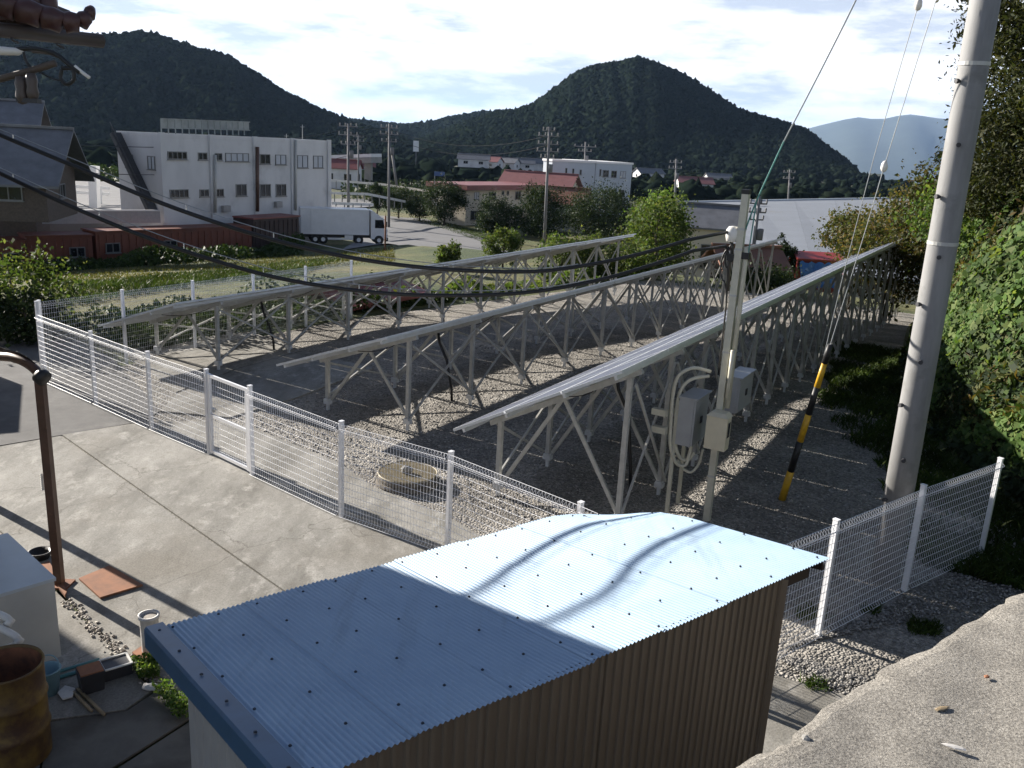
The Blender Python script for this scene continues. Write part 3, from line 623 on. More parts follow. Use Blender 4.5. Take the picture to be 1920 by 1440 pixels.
bf = [fA+U*(.12+1.9*i)-N*.12 for i in range(6)]
fence('low white mesh fence bordering the grassy field behind the rearmost array', [b+Z*0 for b in bf], 1.62, pr=.0024)
# gate
gd = (f4-f3)/np.linalg.norm(f4-f3); gs = np.cross(gd, Z); g0, g1 = f3+gd*.075, f4-gd*.075
t = thing('mesh_gate', 'white mesh gate leaf with a middle rail in the fence by the concrete apron', 'gate', g0)
for p in (g0, g1): part('stile', MB().box(np.array([p[0], p[1], .74]), gd*.03, gs*.022, Z*.67), 'whitecoat', t)
for z in (.10, .72, 1.38): part('rail', MB().bar(np.array([g0[0], g0[1], z])+gd*.032, np.array([g1[0], g1[1], z])-gd*.032, .036, .05), 'whitecoat', t)
mesh_panel(t, g0-gs*.036, g1-gs*.036, 1.36, fold=False, z0=.12)
part('latch', MB().box(np.array([g0[0], g0[1], .80])-gs*.04, gd*.06, gs*.02, Z*.035).tube([np.array([g0[0], g0[1], .82])-gs*.06, np.array([g0[0], g0[1], .82])-gs*.06+gd*.10], .008, 6), 'steel', t)
for z in (.3, 1.2): part('hinge', MB().lathe(np.array([g1[0], g1[1], z])+gd*.035, [(.001, -.05), (.014, -.05), (.014, .05), (.001, .05)], 8), 'steel', t)

# ================================================================ BLUE ROOFED SHED
SA = rad(51.3); E1 = np.array([math.sin(SA), math.cos(SA), 0]); E2 = np.array([math.cos(SA), -math.sin(SA), 0])
A0 = G(285, 1180, 2.0); A0[2] = 0; RL, RW = 4.27, 2.24
def roofz(a, b):
    z = 2.0+.325*b/RW + .012*math.sin(a*1.9+.6)*math.sin(b*1.2)
    c = max(0, (a-3.35)/(RL-3.35))*max(0, 1-b/.75); return z-.20*c**1.6
shed = thing('shed', 'shed with blue corrugated roof and brown corrugated wall in the foreground', 'shed', A0)
PW, AMP = .0335, .0062; nsheet = 7; sw = RL/nsheet
for k in range(nsheet):
    a0, a1 = k*sw, (k+1)*sw+(.035 if k < nsheet-1 else 0); ns = int((a1-a0)/PW*6); mb = MB(); bs = [0, .12, .3, .55, .85, 1.3, 1.8, RW]
    e0 = random.uniform(-.012, .012)
    for j, b in enumerate(bs):
        for i in range(ns+1):
            a = a0+(a1-a0)*i/ns; bb = b+(e0 if j in (0, len(bs)-1) else 0)
            p = A0+E1*a+E2*bb; mb.v.append((p[0], p[1], roofz(a, b)+AMP*math.sin(2*math.pi*a/PW)+.0035*k*0+(.0045 if k % 2 else 0)))
    for j in range(len(bs)-1):
        for i in range(ns): mb.f.append((j*(ns+1)+i, (j+1)*(ns+1)+i, (j+1)*(ns+1)+i+1, j*(ns+1)+i+1)); mb.mi.append(0)
    part('roof_sheet', mb, 'roofblue', shed, True)
mb = MB(); rr = random.Random(4)
for b in (.10, .52, .98, 1.48, 1.92, 2.16):
    for i in range(15):
        a = .12+i*.292+rr.uniform(-.012, .012)
        if a > RL-.05 or (b > 2.1 and i % 2): continue
        bb = b+rr.uniform(-.02, .02); a = round(a/PW-.25)*PW+PW*.25
        p = A0+E1*a+E2*bb+Z*(roofz(a, bb)+AMP+.004); mb.lathe(p, [(.010, 0), (.010, .003), (.006, .008), (.001, .009)], 6)
part('roof_screws', mb, 'screw', shed, kind='stuff')
mb = MB()                                                        # verge flashing along the left edge: a capped channel
for (b0, b1) in ((-.02, RW+.02),):
    q = lambda a, b, dz: A0+E1*a+E2*b+Z*(roofz(0, min(max(b, 0), RW))+dz)
    mb.add([q(-.03, b0, .02), q(.075, b0, .022), q(.075, b0, .010), q(-.045, b0, .004), q(-.045, b0, -.13), q(-.03, b0, -.13)]+[q(-.03, b1, .02), q(.075, b1, .022), q(.075, b1, .010), q(-.045, b1, .004), q(-.045, b1, -.13), q(-.03, b1, -.13)], [(0, 1, 7, 6), (1, 2, 8, 7), (0, 6, 9, 3), (3, 9, 10, 4), (4, 10, 11, 5), (0, 3, 4, 5, 2, 1)[:4]])
part('verge_flashing', mb, 'blueflash', shed)
mb = MB()
for i, b in enumerate((.1, .5, .9, 1.3, 1.7, 2.1)): mb.lathe(A0+E1*.02+E2*b+Z*(roofz(0, b)+.022), [(.011, 0), (.009, .006), (.001, .008)], 6)
part('flashing_screws', mb, 'screw', shed, kind='stuff')
# right end barge below the overhang
WX0, WX1, WB = .17, 3.72, RW-.045
part('barge_board', MB().bar(A0+E1*(RL-.02)+E2*.2+Z*(roofz(RL, .2)-.10), A0+E1*(RL-.02)+E2*(RW-.05)+Z*(roofz(RL, RW)-.06), .025, .09), 'darkshed', shed)
for b in (.25, 1.1, RW-.12): part('roof_beam', MB().bar(A0+E1*.08+E2*b+Z*(2.0+.325*b/RW-.085), A0+E1*(RL-.12)+E2*b+Z*(2.0+.325*b/RW-.085-(.05 if b < .5 else 0)), .06, .11), 'darkshed', shed)
def ribwall(name, p0, p1, zt0, zt1, m, pitch, amp, parent):
    d = p1-p0; l = np.linalg.norm(d); d = d/l; sd = np.cross(d, Z); n = max(1, round(l/pitch)); pitch = l/n; mb = MB()
    prof = [(0, 0), (.52, 0), (.60, 1), (.90, 1), (.98, 0), (1.0, 0)]
    for i in range(n):
        for u_, h_ in prof:
            a = min(l, (i+u_)*pitch); p = p0+d*a+sd*amp*h_; zt = zt0+(zt1-zt0)*a/l
            mb.v += [(p[0], p[1], 0.0), (p[0], p[1], zt)]
    for i in range(len(mb.v)//2-1): mb.f.append((2*i, 2*i+2, 2*i+3, 2*i+1)); mb.mi.append(0)
    return part(name, mb, m, parent)
# long wall as three sheets, end walls, back wall
for k in range(4):
    s0, s1 = WX0+(WX1-WX0)*k/4, WX0+(WX1-WX0)*(k+1)/4+(.02 if k < 3 else 0)
    ribwall('wall_sheet', A0+E1*s0+E2*(WB+.003*(k % 2)), A0+E1*s1+E2*(WB+.003*(k % 2)), roofz(0, RW)-.012, roofz(0, RW)-.012, 'brownwall', .077, .014, shed)
ribwall('wall_sheet', A0+E1*WX0+E2*.12, A0+E1*WX0+E2*WB, roofz(0, .12)-.02, roofz(0, WB)-.02, 'palewall', .15, .008, shed)
ribwall('wall_sheet', A0+E1*WX1+E2*WB, A0+E1*WX1+E2*.12, roofz(0, WB)-.02, roofz(0, .12)-.02, 'brownwall', .077, .012, shed)
ribwall('wall_sheet', A0+E1*WX1+E2*.12, A0+E1*WX0+E2*.12, roofz(0, .12)-.03, roofz(0, .12)-.03, 'brownwall', .077, .012, shed)
part('corner_trim', MB().bar(A0+E1*(WX1+.012)+E2*(WB+.016), A0+E1*(WX1+.012)+E2*(WB+.016)+Z*(roofz(0, RW)-.02), .045, .045), 'brownwall', shed)

# ================================================================ SERVICE POLE, BOXES, CABLES
SP = G(1325, 975); SPH = 4.72
sp = thing('service_pole', 'cream square steel service pole with meter box beside the tallest array', 'pole', SP)
part('pole_shaft', MB().box(SP+Z*(SPH/2), U*.047, N*.047, Z*(SPH/2)), 'conduit', sp)
part('pole_cap', MB().box(SP+Z*(SPH+.02), U*.053, N*.053, Z*.03), 'black', sp)
part('side_conduit', MB().tube([SP+N*.10+Z*1.75, SP+N*.10+Z*3.9, SP+N*.085+Z*4.02], .034, 10), 'conduit', sp, True)
part('side_conduit', MB().tube([SP+N*.10-U*.07+Z*1.9, SP+N*.10-U*.07+Z*2.6], .03, 10), 'conduit', sp, True)
for z in (.7, 1.55, 2.55, 3.35, 3.98, 4.25): part('strap_band', MB().box(SP+Z*z, U*.052, N*.052, Z*.014), 'steel', sp)
mx = SP+N*.05-U*.16
ms = thing('meter_box', 'small cream electricity meter box with a dark window on the service pole', 'meter box', mx+Z*1.15)
part('box_body', MB().box(mx+Z*1.42, U*.095, N*.15, Z*.24), 'cream', ms)
part('box_hood', MB().add([mx+U*.105-N*.16+Z*1.665, mx+U*.105+N*.16+Z*1.665, mx-U*.115+N*.16+Z*1.665, mx-U*.115-N*.16+Z*1.665, mx+U*.105-N*.10+Z*1.72, mx+U*.105+N*.10+Z*1.72, mx-U*.06+N*.10+Z*1.715, mx-U*.06-N*.10+Z*1.715], [(0, 1, 2, 3), (7, 6, 5, 4), (0, 4, 5, 1), (1, 5, 6, 2), (2, 6, 7, 3), (3, 7, 4, 0)]), 'cream', ms)
part('dial_window', MB().box(mx+Z*1.48+N*.152, U*.045, N*.004, Z*.11), 'glass', ms)
# junction drum and clamps near the top
part('junction_cover', MB().lathe(SP+Z*4.17-N*.12, [(.001, -.11), (.075, -.10), (.09, -.03), (.09, .05), (.06, .10), (.001, .11)], 12), 'insul', sp, True)
for z, s in ((3.86, -1), (3.90, 1)): part('cable_clamp', MB().box(SP+Z*z+N*(.10*s), U*.04, N*.05, Z*.045), 'black', sp)
def curve_pts(ctrl, n=8):
    ctrl = [np.array(c, float) for c in ctrl]; out = []
    for i in range(len(ctrl)-1):
        p0, p1, p2, p3 = ctrl[max(i-1, 0)], ctrl[i], ctrl[i+1], ctrl[min(i+2, len(ctrl)-1)]
        for k in range(n):
            t_ = k/n; out.append(.5*((2*p1)+(-p0+p2)*t_+(2*p0-5*p1+4*p2-p3)*t_*t_+(-p0+3*p1-3*p2+p3)*t_**3))
    return out+[ctrl[-1]]
CPL = np.polyfit([SP[0], -2.3, -6.8], [SP[1], 9.45, 9.6], 2)
def cplan(x): return np.polyval(CPL, x)
def cable_y(px):                                                  # plan line of the drop cables, pole to house
    lo, hi = -9.0, 3.0
    for _ in range(40):
        x = (lo+hi)/2; y = cplan(x); p = P2(x, y)
        if p > px: hi = x
        else: lo = x
    return y
def P2(x, y, z=4.2):
    d = np.array([x, y, z])-EYE; w = d@FW; return 960+FPX*(d@AXR)/w
def cable(ctrl): return curve_pts([K(px, py, cable_y(px)) for px, py in ctrl], 6)
c1 = [(-330, 108), (-180, 175), (0, 253), (140, 312), (280, 372), (420, 422), (560, 462), (700, 490), (850, 506), (1000, 509), (1100, 497), (1200, 476), (1290, 450)]
c2 = [(-330, 160), (-180, 238), (0, 325), (140, 390), (280, 447), (410, 491), (540, 525), (700, 548), (850, 554), (1000, 547), (1130, 523), (1240, 491), (1300, 470)]
e1 = [SP-N*.30+Z*4.22+U*.0, SP-N*.16+Z*4.20, SP-N*.10+Z*4.0, SP-N*.09+Z*3.8]
e2 = [SP-N*.34+Z*3.98, SP-N*.20+Z*4.0, SP-N*.12+Z*3.84, SP-N*.09+Z*3.4]
for lab, c, e, r in (('upper of the two thick black cables sagging from upper left to the service pole', c1, e1, .024), ('lower of the two thick black cables sagging from the left to the service pole', c2, e2, .024)):
    pts = cable(c)+[np.array(x) for x in e[1:]]
    o = thing('black_cable', lab, 'cable', pts[-1], 'black drop cables to the service pole')
    part('cable_run', MB().tube(pts, r, 8), 'cable', o, True)
    mp_ = [p+Z*(.03+.05*math.sin(min(1, i/(len(pts)*.75))*math.pi)) for i, p in enumerate(pts[:int(len(pts)*.80)])]
    part('messenger_wire', MB().tube(mp_, .005, 5), 'wire', o)
    mb = MB()
    for i in range(6, len(mp_)-4, 7): mb.tube([mp_[i], pts[i]], .006, 4)
    part('hanger_clips', mb, 'wire', o, kind='stuff')
for d_ in (.16, .26):
    pts = [SP-N*.1+Z*(4.12-d_*.3)]+[SP-N*(.1+d_*.5*math.sin(a))+Z*(4.0-d_*(1-math.cos(a))) for a in np.linspace(.6, 2.8, 8)]+[SP-N*.09+Z*3.2, SP-N*.085+Z*2.2]
    part('drip_loop', MB().tube(curve_pts(pts, 3), .012, 6), 'cable', sp, True)
# power conditioners and switch box on a small stand
def enclosure(label, c, hu, hn, hz, tilt=0):
    t = thing('power_conditioner', label, 'electrical box', c-Z*hz, 'grey electrical boxes on the tallest array')
    part('box_body', MB().box(c, U*hu, N*hn, Z*hz), 'boxgrey', t)
    part('box_door', MB().box(c+N*(hn+.013), U*(hu-.012), N*.012, Z*(hz-.012)), 'boxgrey', t)
    part('rain_hood', MB().box(c+Z*(hz+.012)+N*.02, U*(hu+.015), N*(hn+.035), Z*.011), 'boxgrey', t)
    part('handle', MB().box(c+N*(hn+.033)+U*(hu*.1), U*.009, N*.008, Z*.05).box(c+N*(hn+.033)+U*(hu*.1-.05), U*.009, N*.008, Z*.05), 'chassis', t)
    for s in (-1, 1): part('cable_gland', MB().tube([c-Z*(hz-.005)+U*(.1*s), c-Z*(hz+.07)+U*(.1*s)], .022, 8), 'black', t)
    return t
dB = math.hypot(SP[0], SP[1])
b1 = K(1297, 783, SP[1]+.28); b2 = K(1383, 732, SP[1]+1.05)
enclosure('grey electrical box with closed door left of the service pole', b1, .30, .11, .35)
enclosure('ribbed grey electrical box right of the service pole under the panels', b2, .36, .10, .27)
for s in (-1, 1):
    q = b1-N*.145+U*(.24*s)
    solo('box_stand_post', MB().bar(np.array([q[0], q[1], -.02]), q+Z*.3, .05, .05, U), 'conduit', 'cream post carrying the %s edge of the grey box left of the service pole' % ('far' if s > 0 else 'near'), 'post', (q[0], q[1], 0))
# flexible conduits looping beside the boxes
lpx = [[(1333, 697), (1300, 690), (1272, 705), (1262, 740), (1258, 790), (1257, 835), (1268, 868), (1285, 872), (1293, 850), (1296, 836)],
       [(1330, 705), (1295, 712), (1275, 735), (1267, 780), (1266, 830), (1275, 858), (1290, 862), (1302, 848)],
       [(1318, 842), (1310, 870), (1296, 885), (1282, 880), (1270, 862)]]
for k, l in enumerate(lpx):
    pts = curve_pts([K(x, y, SP[1]+.12+.03*k) for x, y in l], 5)
    solo('flexible_conduit', MB().tube(pts, .026 if k < 2 else .02, 8), 'conduit', ['outer ivory conduit looping left of the grey electrical box', 'inner ivory conduit looping left of the grey electrical box', 'short ivory conduit curling below the grey electrical box'][k], 'conduit', pts[0], smooth=True)
for k, z in enumerate((1.28, .98)):
    p = K(1236, 772+33*k, SP[1]+.15); solo('small_junction_box', MB().box(p, N*.10, U*.05, Z*.045).box(p+N*.105, N*.008, U*.06, Z*.055), 'conduit', ['upper small cream junction box strapped to the array post', 'lower small cream junction box strapped to the array post'][k], 'junction box', p)

# ================================================================ UTILITY POLE AND GUY
UP = G(1657, 1088); UP[2] = 0
UTOP = K(1905, -330, UP[1]-.12)
up = thing('utility_pole', 'tall round concrete utility pole with step bolts behind the right fence', 'utility pole', UP)
part('pole_shaft', MB().tube([UP-Z*.3, UP+(UTOP-UP)*.33, UP+(UTOP-UP)*.66, UTOP], [.178, .168, .158, .148], 28), 'poleconc', up, True)
dU = (UTOP-UP)/np.linalg.norm(UTOP-UP)
for k in range(9):
    h_ = 1.1+.62*k+(.0 if k % 2 else .05); c = UP+dU*h_; s = -1 if k % 2 == 0 else .55
    side = (AXR*(-.95 if k % 2 == 0 else -.40)-FW*(.35 if k % 2 == 0 else .75)); side[2] = 0; side /= np.linalg.norm(side); rr_ = .178-.03*h_/9
    part('step_bolt', MB().tube([c+side*(rr_-.02), c+side*(rr_+.028)], .016, 8).tube([c+side*(rr_+.02), c+side*(rr_+.06)], .026, 8), 'chassis', up)
for h_ in (4.35, 6.3): part('pole_band', MB().lathe(UP+dU*h_, [(.150, -.02), (.178-.03*h_/9+.006, -.02), (.178-.03*h_/9+.006, .02), (.150, .02)], 24, axis=dU), 'steel', up)
GB = G(1466, 937); GT = K(1557, 646, GB[1]-.55); gdv = (GT-GB)/np.linalg.norm(GT-GB); gl = np.linalg.norm(GT-GB)
gu = thing('guy_guard', 'yellow and black striped guy wire guard leaning in the gravel', 'guy guard', GB)
ks = [0, .20, .40, .575, .745, .89, 1.0]
for i in range(6):
    part('stripe_sleeve', MB().tube([GB+gdv*gl*ks[i], GB+gdv*gl*ks[i+1]], [.058-.018*ks[i], .058-.018*ks[i+1]] if i < 4 else [.046, .04], 12), 'yellow' if i % 2 == 0 else 'black', gu, True)
part('guy_wire', MB().tube([GT-gdv*.1, K(1625, 425, GB[1]-1.0), K(1658, 312, GB[1]-1.2), K(1755, 0, GB[1]-1.75), K(1800, -140, GB[1]-2.0)], .006, 5), 'wire', gu)
ib = K(1658, 312, GB[1]-1.2); part('guy_insulator', MB().lathe(ib, [(.001, -.075), (.03, -.06), (.045, -.02), (.04, .03), (.022, .065), (.001, .075)], 12), 'insul', gu, True)
gw = thing('guy_wire', 'thin second guy wire left of the one with the white ball insulator', 'wire', K(1525, 750, GB[1]-.2))
part('wire_strand', MB().tube([K(1525, 750, GB[1]-.2), K(1580, 520, GB[1]-.75), K(1640, 290, GB[1]-1.25), K(1723, 5, GB[1]-1.8), K(1765, -140, GB[1]-2.0)], .0055, 5), 'wire', gw)
part('guy_insulator', MB().lathe(K(1722, 8, GB[1]-1.8), [(.001, -.075), (.03, -.06), (.045, -.02), (.04, .03), (.022, .065), (.001, .075)], 12), 'insul', gw, True)
mb = MB(); wpts = [SP+N*.05+Z*4.25, K(1418, 378, SP[1]-.1), K(1470, 265, SP[1]-.4), K(1540, 130, SP[1]-.8), K(1605, 0, SP[1]-1.2), K(1670, -140, SP[1]-1.6)]
lw = thing('lead_in_wire', 'green wrapped lead-in wire rising from the service pole out of the picture', 'wire', wpts[0])
part('wrapped_wire', MB().tube(curve_pts(wpts[:3], 4), .011, 6), 'greenwire', lw); part('bare_wire', MB().tube(curve_pts(wpts[2:], 4), .009, 6), 'wire', lw)
part('wrapped_wire', MB().tube(curve_pts([wpts[1], SP+N*.13+Z*4.0, SP+N*.10+Z*3.6], 4), .009, 6), 'greenwire', lw)

# ================================================================ MANHOLE RING
MC = G(764, 905); mh = thing('manhole_ring', 'round concrete manhole ring with tan mesh lid and a stone on top', 'manhole', MC)
R_ = .455
for k, (z0, z1, rr_) in enumerate(((-.02, .07, R_+.03), (.075, .155, R_))):
    mb = MB(); n = 28; j_ = np.random.default_rng(k)
    mb.lathe(MC, [(rr_-.09, z0), (rr_, z0), (rr_+.008, (z0+z1)/2), (rr_-.004, z1), (rr_-.09, z1)], n); part('ring_section', mb, 'manhole', mh)
mb = MB(); zl_ = .17
mb.lathe(MC, [(R_+.0, zl_-.012), (R_+.012, zl_), (R_+.0, zl_+.014), (R_-.012, zl_), (R_, zl_-.012)], 36)
for i in range(-15, 16):
    for s in (1, -1):
        d0 = np.array([math.cos(.6*s), math.sin(.6*s), 0]); q = np.array([-d0[1], d0[0], 0]); o_ = i*.030
        if abs(o_) < R_-.01:
            hl = math.sqrt(R_**2-o_**2)-.004; mb.bar(MC+q*o_-d0*hl+Z*(zl_+.004*s), MC+q*o_+d0*hl+Z*(zl_+.004*s), .009, .006)
part('lid_mesh', mb, 'lidmesh', mh); part('lid_backing', MB().lathe(MC, [(.001, zl_-.016), (R_-.02, zl_-.016), (R_-.02, zl_-.03), (.001, zl_-.03)], 28), 'soil', mh)
def rock(c, r, sc_, seed, n1=6, n2=9):
    q = np.random.default_rng(seed); vs = []
    for i in range(n1):
        ph = math.pi*(i/(n1-1))
        for k in range(n2):
            a = 2*math.pi*k/n2; j_ = q.uniform(.78, 1.18); vs.append(np.array(c)+r*j_*np.array([math.sin(ph)*math.cos(a)*sc_[0], math.sin(ph)*math.sin(a)*sc_[1], -math.cos(ph)*sc_[2]]))
    return MB().add(vs, [(i*n2+k, i*n2+(k+1) % n2, (i+1)*n2+(k+1) % n2, (i+1)*n2+k) for i in range(n1-1) for k in range(n2)])
solo('stone', rock(MC+np.array([-.02, -.02, zl_+.055]), .075, (1.35, .9, .85), 3), 'stone', 'grey stone weighing down the manhole mesh lid', 'stone', MC+Z*zl_)
# loose gravel stones in the nearest stretch of the yard: uncountable
q = np.random.default_rng(21); n_ = 26000
OCT = np.array([(1, 0, 0), (-1, 0, 0), (0, 1, 0), (0, -1, 0), (0, 0, 1), (0, 0, -1)], float); OF = np.array([(0, 2, 4), (2, 1, 4), (1, 3, 4), (3, 0, 4), (2, 0, 5), (1, 2, 5), (3, 1, 5), (0, 3, 5)])
aa = q.uniform(10.2, 26, n_*3)**1.0; nn = q.uniform(-12, 1.0, n_*3); Pg = U[None]*aa[:, None]+N[None]*nn[:, None]
fl = np.array([0.0 for p in Pg])  # keep the inner side of the front fence line
edge = [G(x, y) for x, y in ((475, 803), (640, 870), (700, 913), (823, 960), (905, 1005), (1000, 1065))]
def inner(p):
    for a, b in zip(edge[:-1], edge[1:]):
        pass
    return True
en_ = edge[-1]-edge[0]; ci = np.array([en_[0]*(p[1]-edge[0][1])-en_[1]*(p[0]-edge[0][0]) for p in Pg])
Pg[:, 2] = -.055*np.clip(Pg@U-19, 0, 24); keep = (ci > .05*np.linalg.norm(en_)) ; Pg = Pg[keep][:n_]
wt = np.clip(14/np.hypot(Pg[:, 0], Pg[:, 1]), .4, 1); Pg = Pg[q.random(len(Pg)) < wt]
sz = q.uniform(.010, .028, len(Pg)); O = OCT[None]*(1+.3*q.normal(size=(len(Pg), 6, 1)))*sz[:, None, None]*np.array([1, 1, .7]); ang = q.uniform(0, 6.28, len(Pg)); c_, s_ = np.cos(ang)[:, None], np.sin(ang)[:, None]
Vs = np.stack([O[..., 0]*c_-O[..., 1]*s_, O[..., 0]*s_+O[..., 1]*c_, O[..., 2]], -1)+Pg[:, None, :]+np.array([0, 0, .006]); Fs = (OF[None]+(np.arange(len(Pg))*6)[:, None, None]).reshape(-1, 3)
m_ = bpy.data.materials.new('gravel_stone'); nt = nodes(m_); g_ = nt.nodes.new('ShaderNodeNewGeometry'); nt.links.new(ramp(nt, g_.outputs['Random Per Island'], [(0, (.15, .144, .135)), (.5, (.25, .24, .226)), (1, (.42, .40, .37))]), nt.nodes['Principled BSDF'].inputs['Base Color']); nt.nodes['Principled BSDF'].inputs['Roughness'].default_value = .9; M['gravelstone'] = m_
props(link('gravel_stones', rawmesh('gravel_stones', Vs.reshape(-1, 3), Fs, 'gravelstone')), 'loose crushed stones on the gravel yard', 'gravel', kind='stuff')

# ================================================================ CLUTTER BY THE CONCRETE APRON (lower left)
BP = G(112, 1097, .03); bt = K(71, 704, BP[1])
bp = thing('carport_frame', 'brown steel post with curved top beam standing on the concrete apron', 'carport frame', BP)
part('post', MB().bar(BP-Z*.05, np.array([bt[0]+.02, bt[1], bt[2]]), .088, .085, (0, 1, 0)), 'brownpipe', bp)
b2 = G(-34, 938, .03); part('post', MB().bar(b2-Z*.05, b2+Z*2.75, .10, .10, (0, 1, 0)), 'brownpipe', bp)
by = BP[1]; arch = curve_pts([np.array([bt[0]+.055, by-.02, bt[2]-.005]), K(58, 686, by+.05), K(30, 672, by+.15), K(0, 668, by+.3), K(-90, 664, by+.8), K(-220, 672, by+1.5)], 5)
part('curved_beam', MB().tube(arch, .052, 10), 'brownpipe', bp, True)
part('beam_end_cap', MB().lathe(np.array([bt[0]+.06, by-.03, bt[2]-.005]), [(.001, -.05), (.085, -.045), (.09, .0), (.085, .045), (.001, .05)], 14, axis=(.9, -.3, -.45)), 'black', bp, True)
part('roof_sheet', MB().extr([arch[k]+Z*.07 for k in range(3, len(arch), 2)]+[arch[k]+Z*.07+np.array([-1.6, .9, .25]) for k in range(len(arch)-1, 2, -2)], (0, 0, .008)), 'smoked', bp)
mb = MB()
for k in range(9): mb.lathe(np.array([BP[0]-.10+.03, BP[1]-.03, 1.22+.022*k]), [(.012, -.008), (.02, 0), (.012, .008)], 6)
part('tape_wrap', mb, 'whitepvc', bp)
part('base_plate', MB().box(BP+Z*.012, (.13, 0, 0), (0, .11, 0), Z*.012), 'rust', bp)
# grey cabinet
ch = .95; ct = [G(-150, 1040, ch), G(14, 999, ch), G(105, 1083, ch), G(10, 1111, ch), G(-140, 1160, ch)]
cab = thing('storage_cabinet', 'pale grey metal cabinet at the left edge behind the rusty drum', 'cabinet', np.array([ct[2][0], ct[2][1], .03]))
cb0 = np.mean(ct, 0)
part('cabinet_body', MB().prism([((p[0]-cb0[0])*.97+cb0[0], (p[1]-cb0[1])*.97+cb0[1]) for p in ct][::-1], .03, ch-.035), 'cabinet', cab)
part('cabinet_top', MB().prism([(p[0], p[1]) for p in ct][::-1], ch-.033, ch), 'cabinettop', cab)
part('cabinet_plinth', MB().prism([((p[0]-cb0[0])*.985+cb0[0], (p[1]-cb0[1])*.985+cb0[1]) for p in ct][::-1], .028, .09), 'boxgrey', cab)
# white drain pipes with elbows
for k, (ctrl, lab) in enumerate((([(-90, 1120), (-40, 1138), (8, 1156), (17, 1166), (6, 1176), (-60, 1200)], 'upper white plastic drain pipe elbow in front of the grey cabinet'), ([(-70, 1150), (-20, 1168), (24, 1190), (34, 1202), (22, 1212), (-60, 1236)], 'lower white plastic drain pipe elbow in front of the grey cabinet'))):
    pts = curve_pts([K(x, y, 6.72-.06*k) for x, y in ctrl], 4); o = thing('drain_pipe', lab, 'pipe', pts[0]); part('pipe', MB().tube(pts, .032, 12), 'whitepvc', o, True)
    c = K(ctrl[3][0], ctrl[3][1], 6.72-.06*k); part('elbow_socket', MB().lathe(c, [(.03, -.03), (.040, -.03), (.040, .03), (.03, .03)], 12, axis=(.6, .2, -.7)), 'whitepvc', o, True)
# rusty drum
DC = G(8, 1248, .88); DC[2] = .02; dr = .285
dm = thing('oil_drum', 'rusty open topped yellow oil drum at the lower left corner', 'drum', DC)
prof = [(dr-.01, 0), (dr, .02), (dr, .27), (dr+.014, .29), (dr, .31), (dr, .56), (dr+.014, .58), (dr, .60), (dr, .85), (dr+.010, .865), (dr+.004, .88), (dr-.010, .875), (dr-.012, .84), (dr-.012, .05), (.001, .05)]
part('drum_shell', MB().lathe(DC, prof, 36), 'drum', dm, True)
part('drum_lining', MB().lathe(DC, [(dr-.016, .86), (dr-.016, .06), (.001, .06)], 30), 'rust', dm, True)
# blue bucket
BC = G(92, 1298, .03); bk = thing('bucket', 'light blue plastic bucket behind the oil drum', 'bucket', BC)
part('bucket_shell', MB().lathe(BC, [(.001, .0), (.085, .0), (.112, .235), (.122, .24), (.122, .255), (.108, .252), (.082, .015), (.001, .015)], 24), 'bluebucket', bk, True)
part('handle', MB().tube([BC+np.array([.118*math.cos(a)*.95-.01, .02+.06*math.sin(a), .245+.10*math.sin(a)]) for a in np.linspace(0, math.pi, 14)], .006, 6), 'bluebucket', bk, True)
# poles lying on the slab
for k, (a, b, m, r, lab) in enumerate((((100, 1262), (186, 1236), 'tealpole', .016, 'upper teal pole lying between the bucket and the plant trays'), ((104, 1272), (196, 1244), 'tealpole', .018, 'lower teal pole lying between the bucket and the plant trays'), ((138, 1298), (172, 1333), 'bamboo', .015, 'shorter bamboo stick lying on the dark slab'), ((146, 1292), (196, 1340), 'bamboo', .016, 'longer bamboo stick lying on the dark slab'))):
    p, q_ = G(a[0], a[1], .05), G(b[0], b[1], .05); solo('pole', MB().tube([p, q_], r, 8), m, lab, 'pole', p, smooth=True)
TB = G(172, 1290, .03); pb = thing('planter_box', 'small dark square plant pot with brown soil on the slab edge', 'plant pot', TB); ce, se = E1*.11, E2*.10
part('pot_wall', MB().box8([TB-ce*.85-se*.85, TB+ce*.85-se*.85, TB+ce*.85+se*.85, TB-ce*.85+se*.85, TB-ce-se+Z*.2, TB+ce-se+Z*.2, TB+ce+se+Z*.2, TB-ce+se+Z*.2]), 'darkbox', pb); part('soil_fill', MB().box(TB+Z*.206, ce*.9, se*.9, Z*.006), 'rustplate', pb)
TC = G(218, 1262, .03); ce, se = E1*.125, E2*.10; pt = thing('seed_tray', 'dark tray with a white rim beside the plant pot', 'tray', TC)
part('tray_body', MB().box(TC+Z*.06, ce, se, Z*.058), 'darkbox', pt)
for s in (-1, 1):
    part('tray_rim', MB().bar(TC+Z*.124+ce*s*1.0-se*1.06, TC+Z*.124+ce*s*1.0+se*1.06, .018, .014), 'whitepvc', pt); part('tray_rim', MB().bar(TC+Z*.124+se*s*1.0-ce*.92, TC+Z*.124+se*s*1.0+ce*.92, .018, .014), 'whitepvc', pt)
solo('plastic_scrap', rock(G(281, 1288, .05), .07, (1.3, .8, .45), 8), 'dirtywhite', 'crumpled white scrap lying by the weeds left of the shed', 'scrap', G(281, 1288, .03))
solo('hand_trowel', MB().extr([G(108, 1300, .05), G(122, 1287, .05), G(141, 1292, .05), G(136, 1308, .05), G(118, 1313, .05)], (0, 0, .012)), 'dirtywhite', 'pale flat dustpan on the slab below the bucket', 'dustpan', G(122, 1300, .03))
def plate(name, lab, px, m, h=.012, z=.036): solo(name, MB().extr([G(x, y, z) for x, y in px], (0, 0, h)), m, lab, 'plate', G(px[0][0], px[0][1], z))
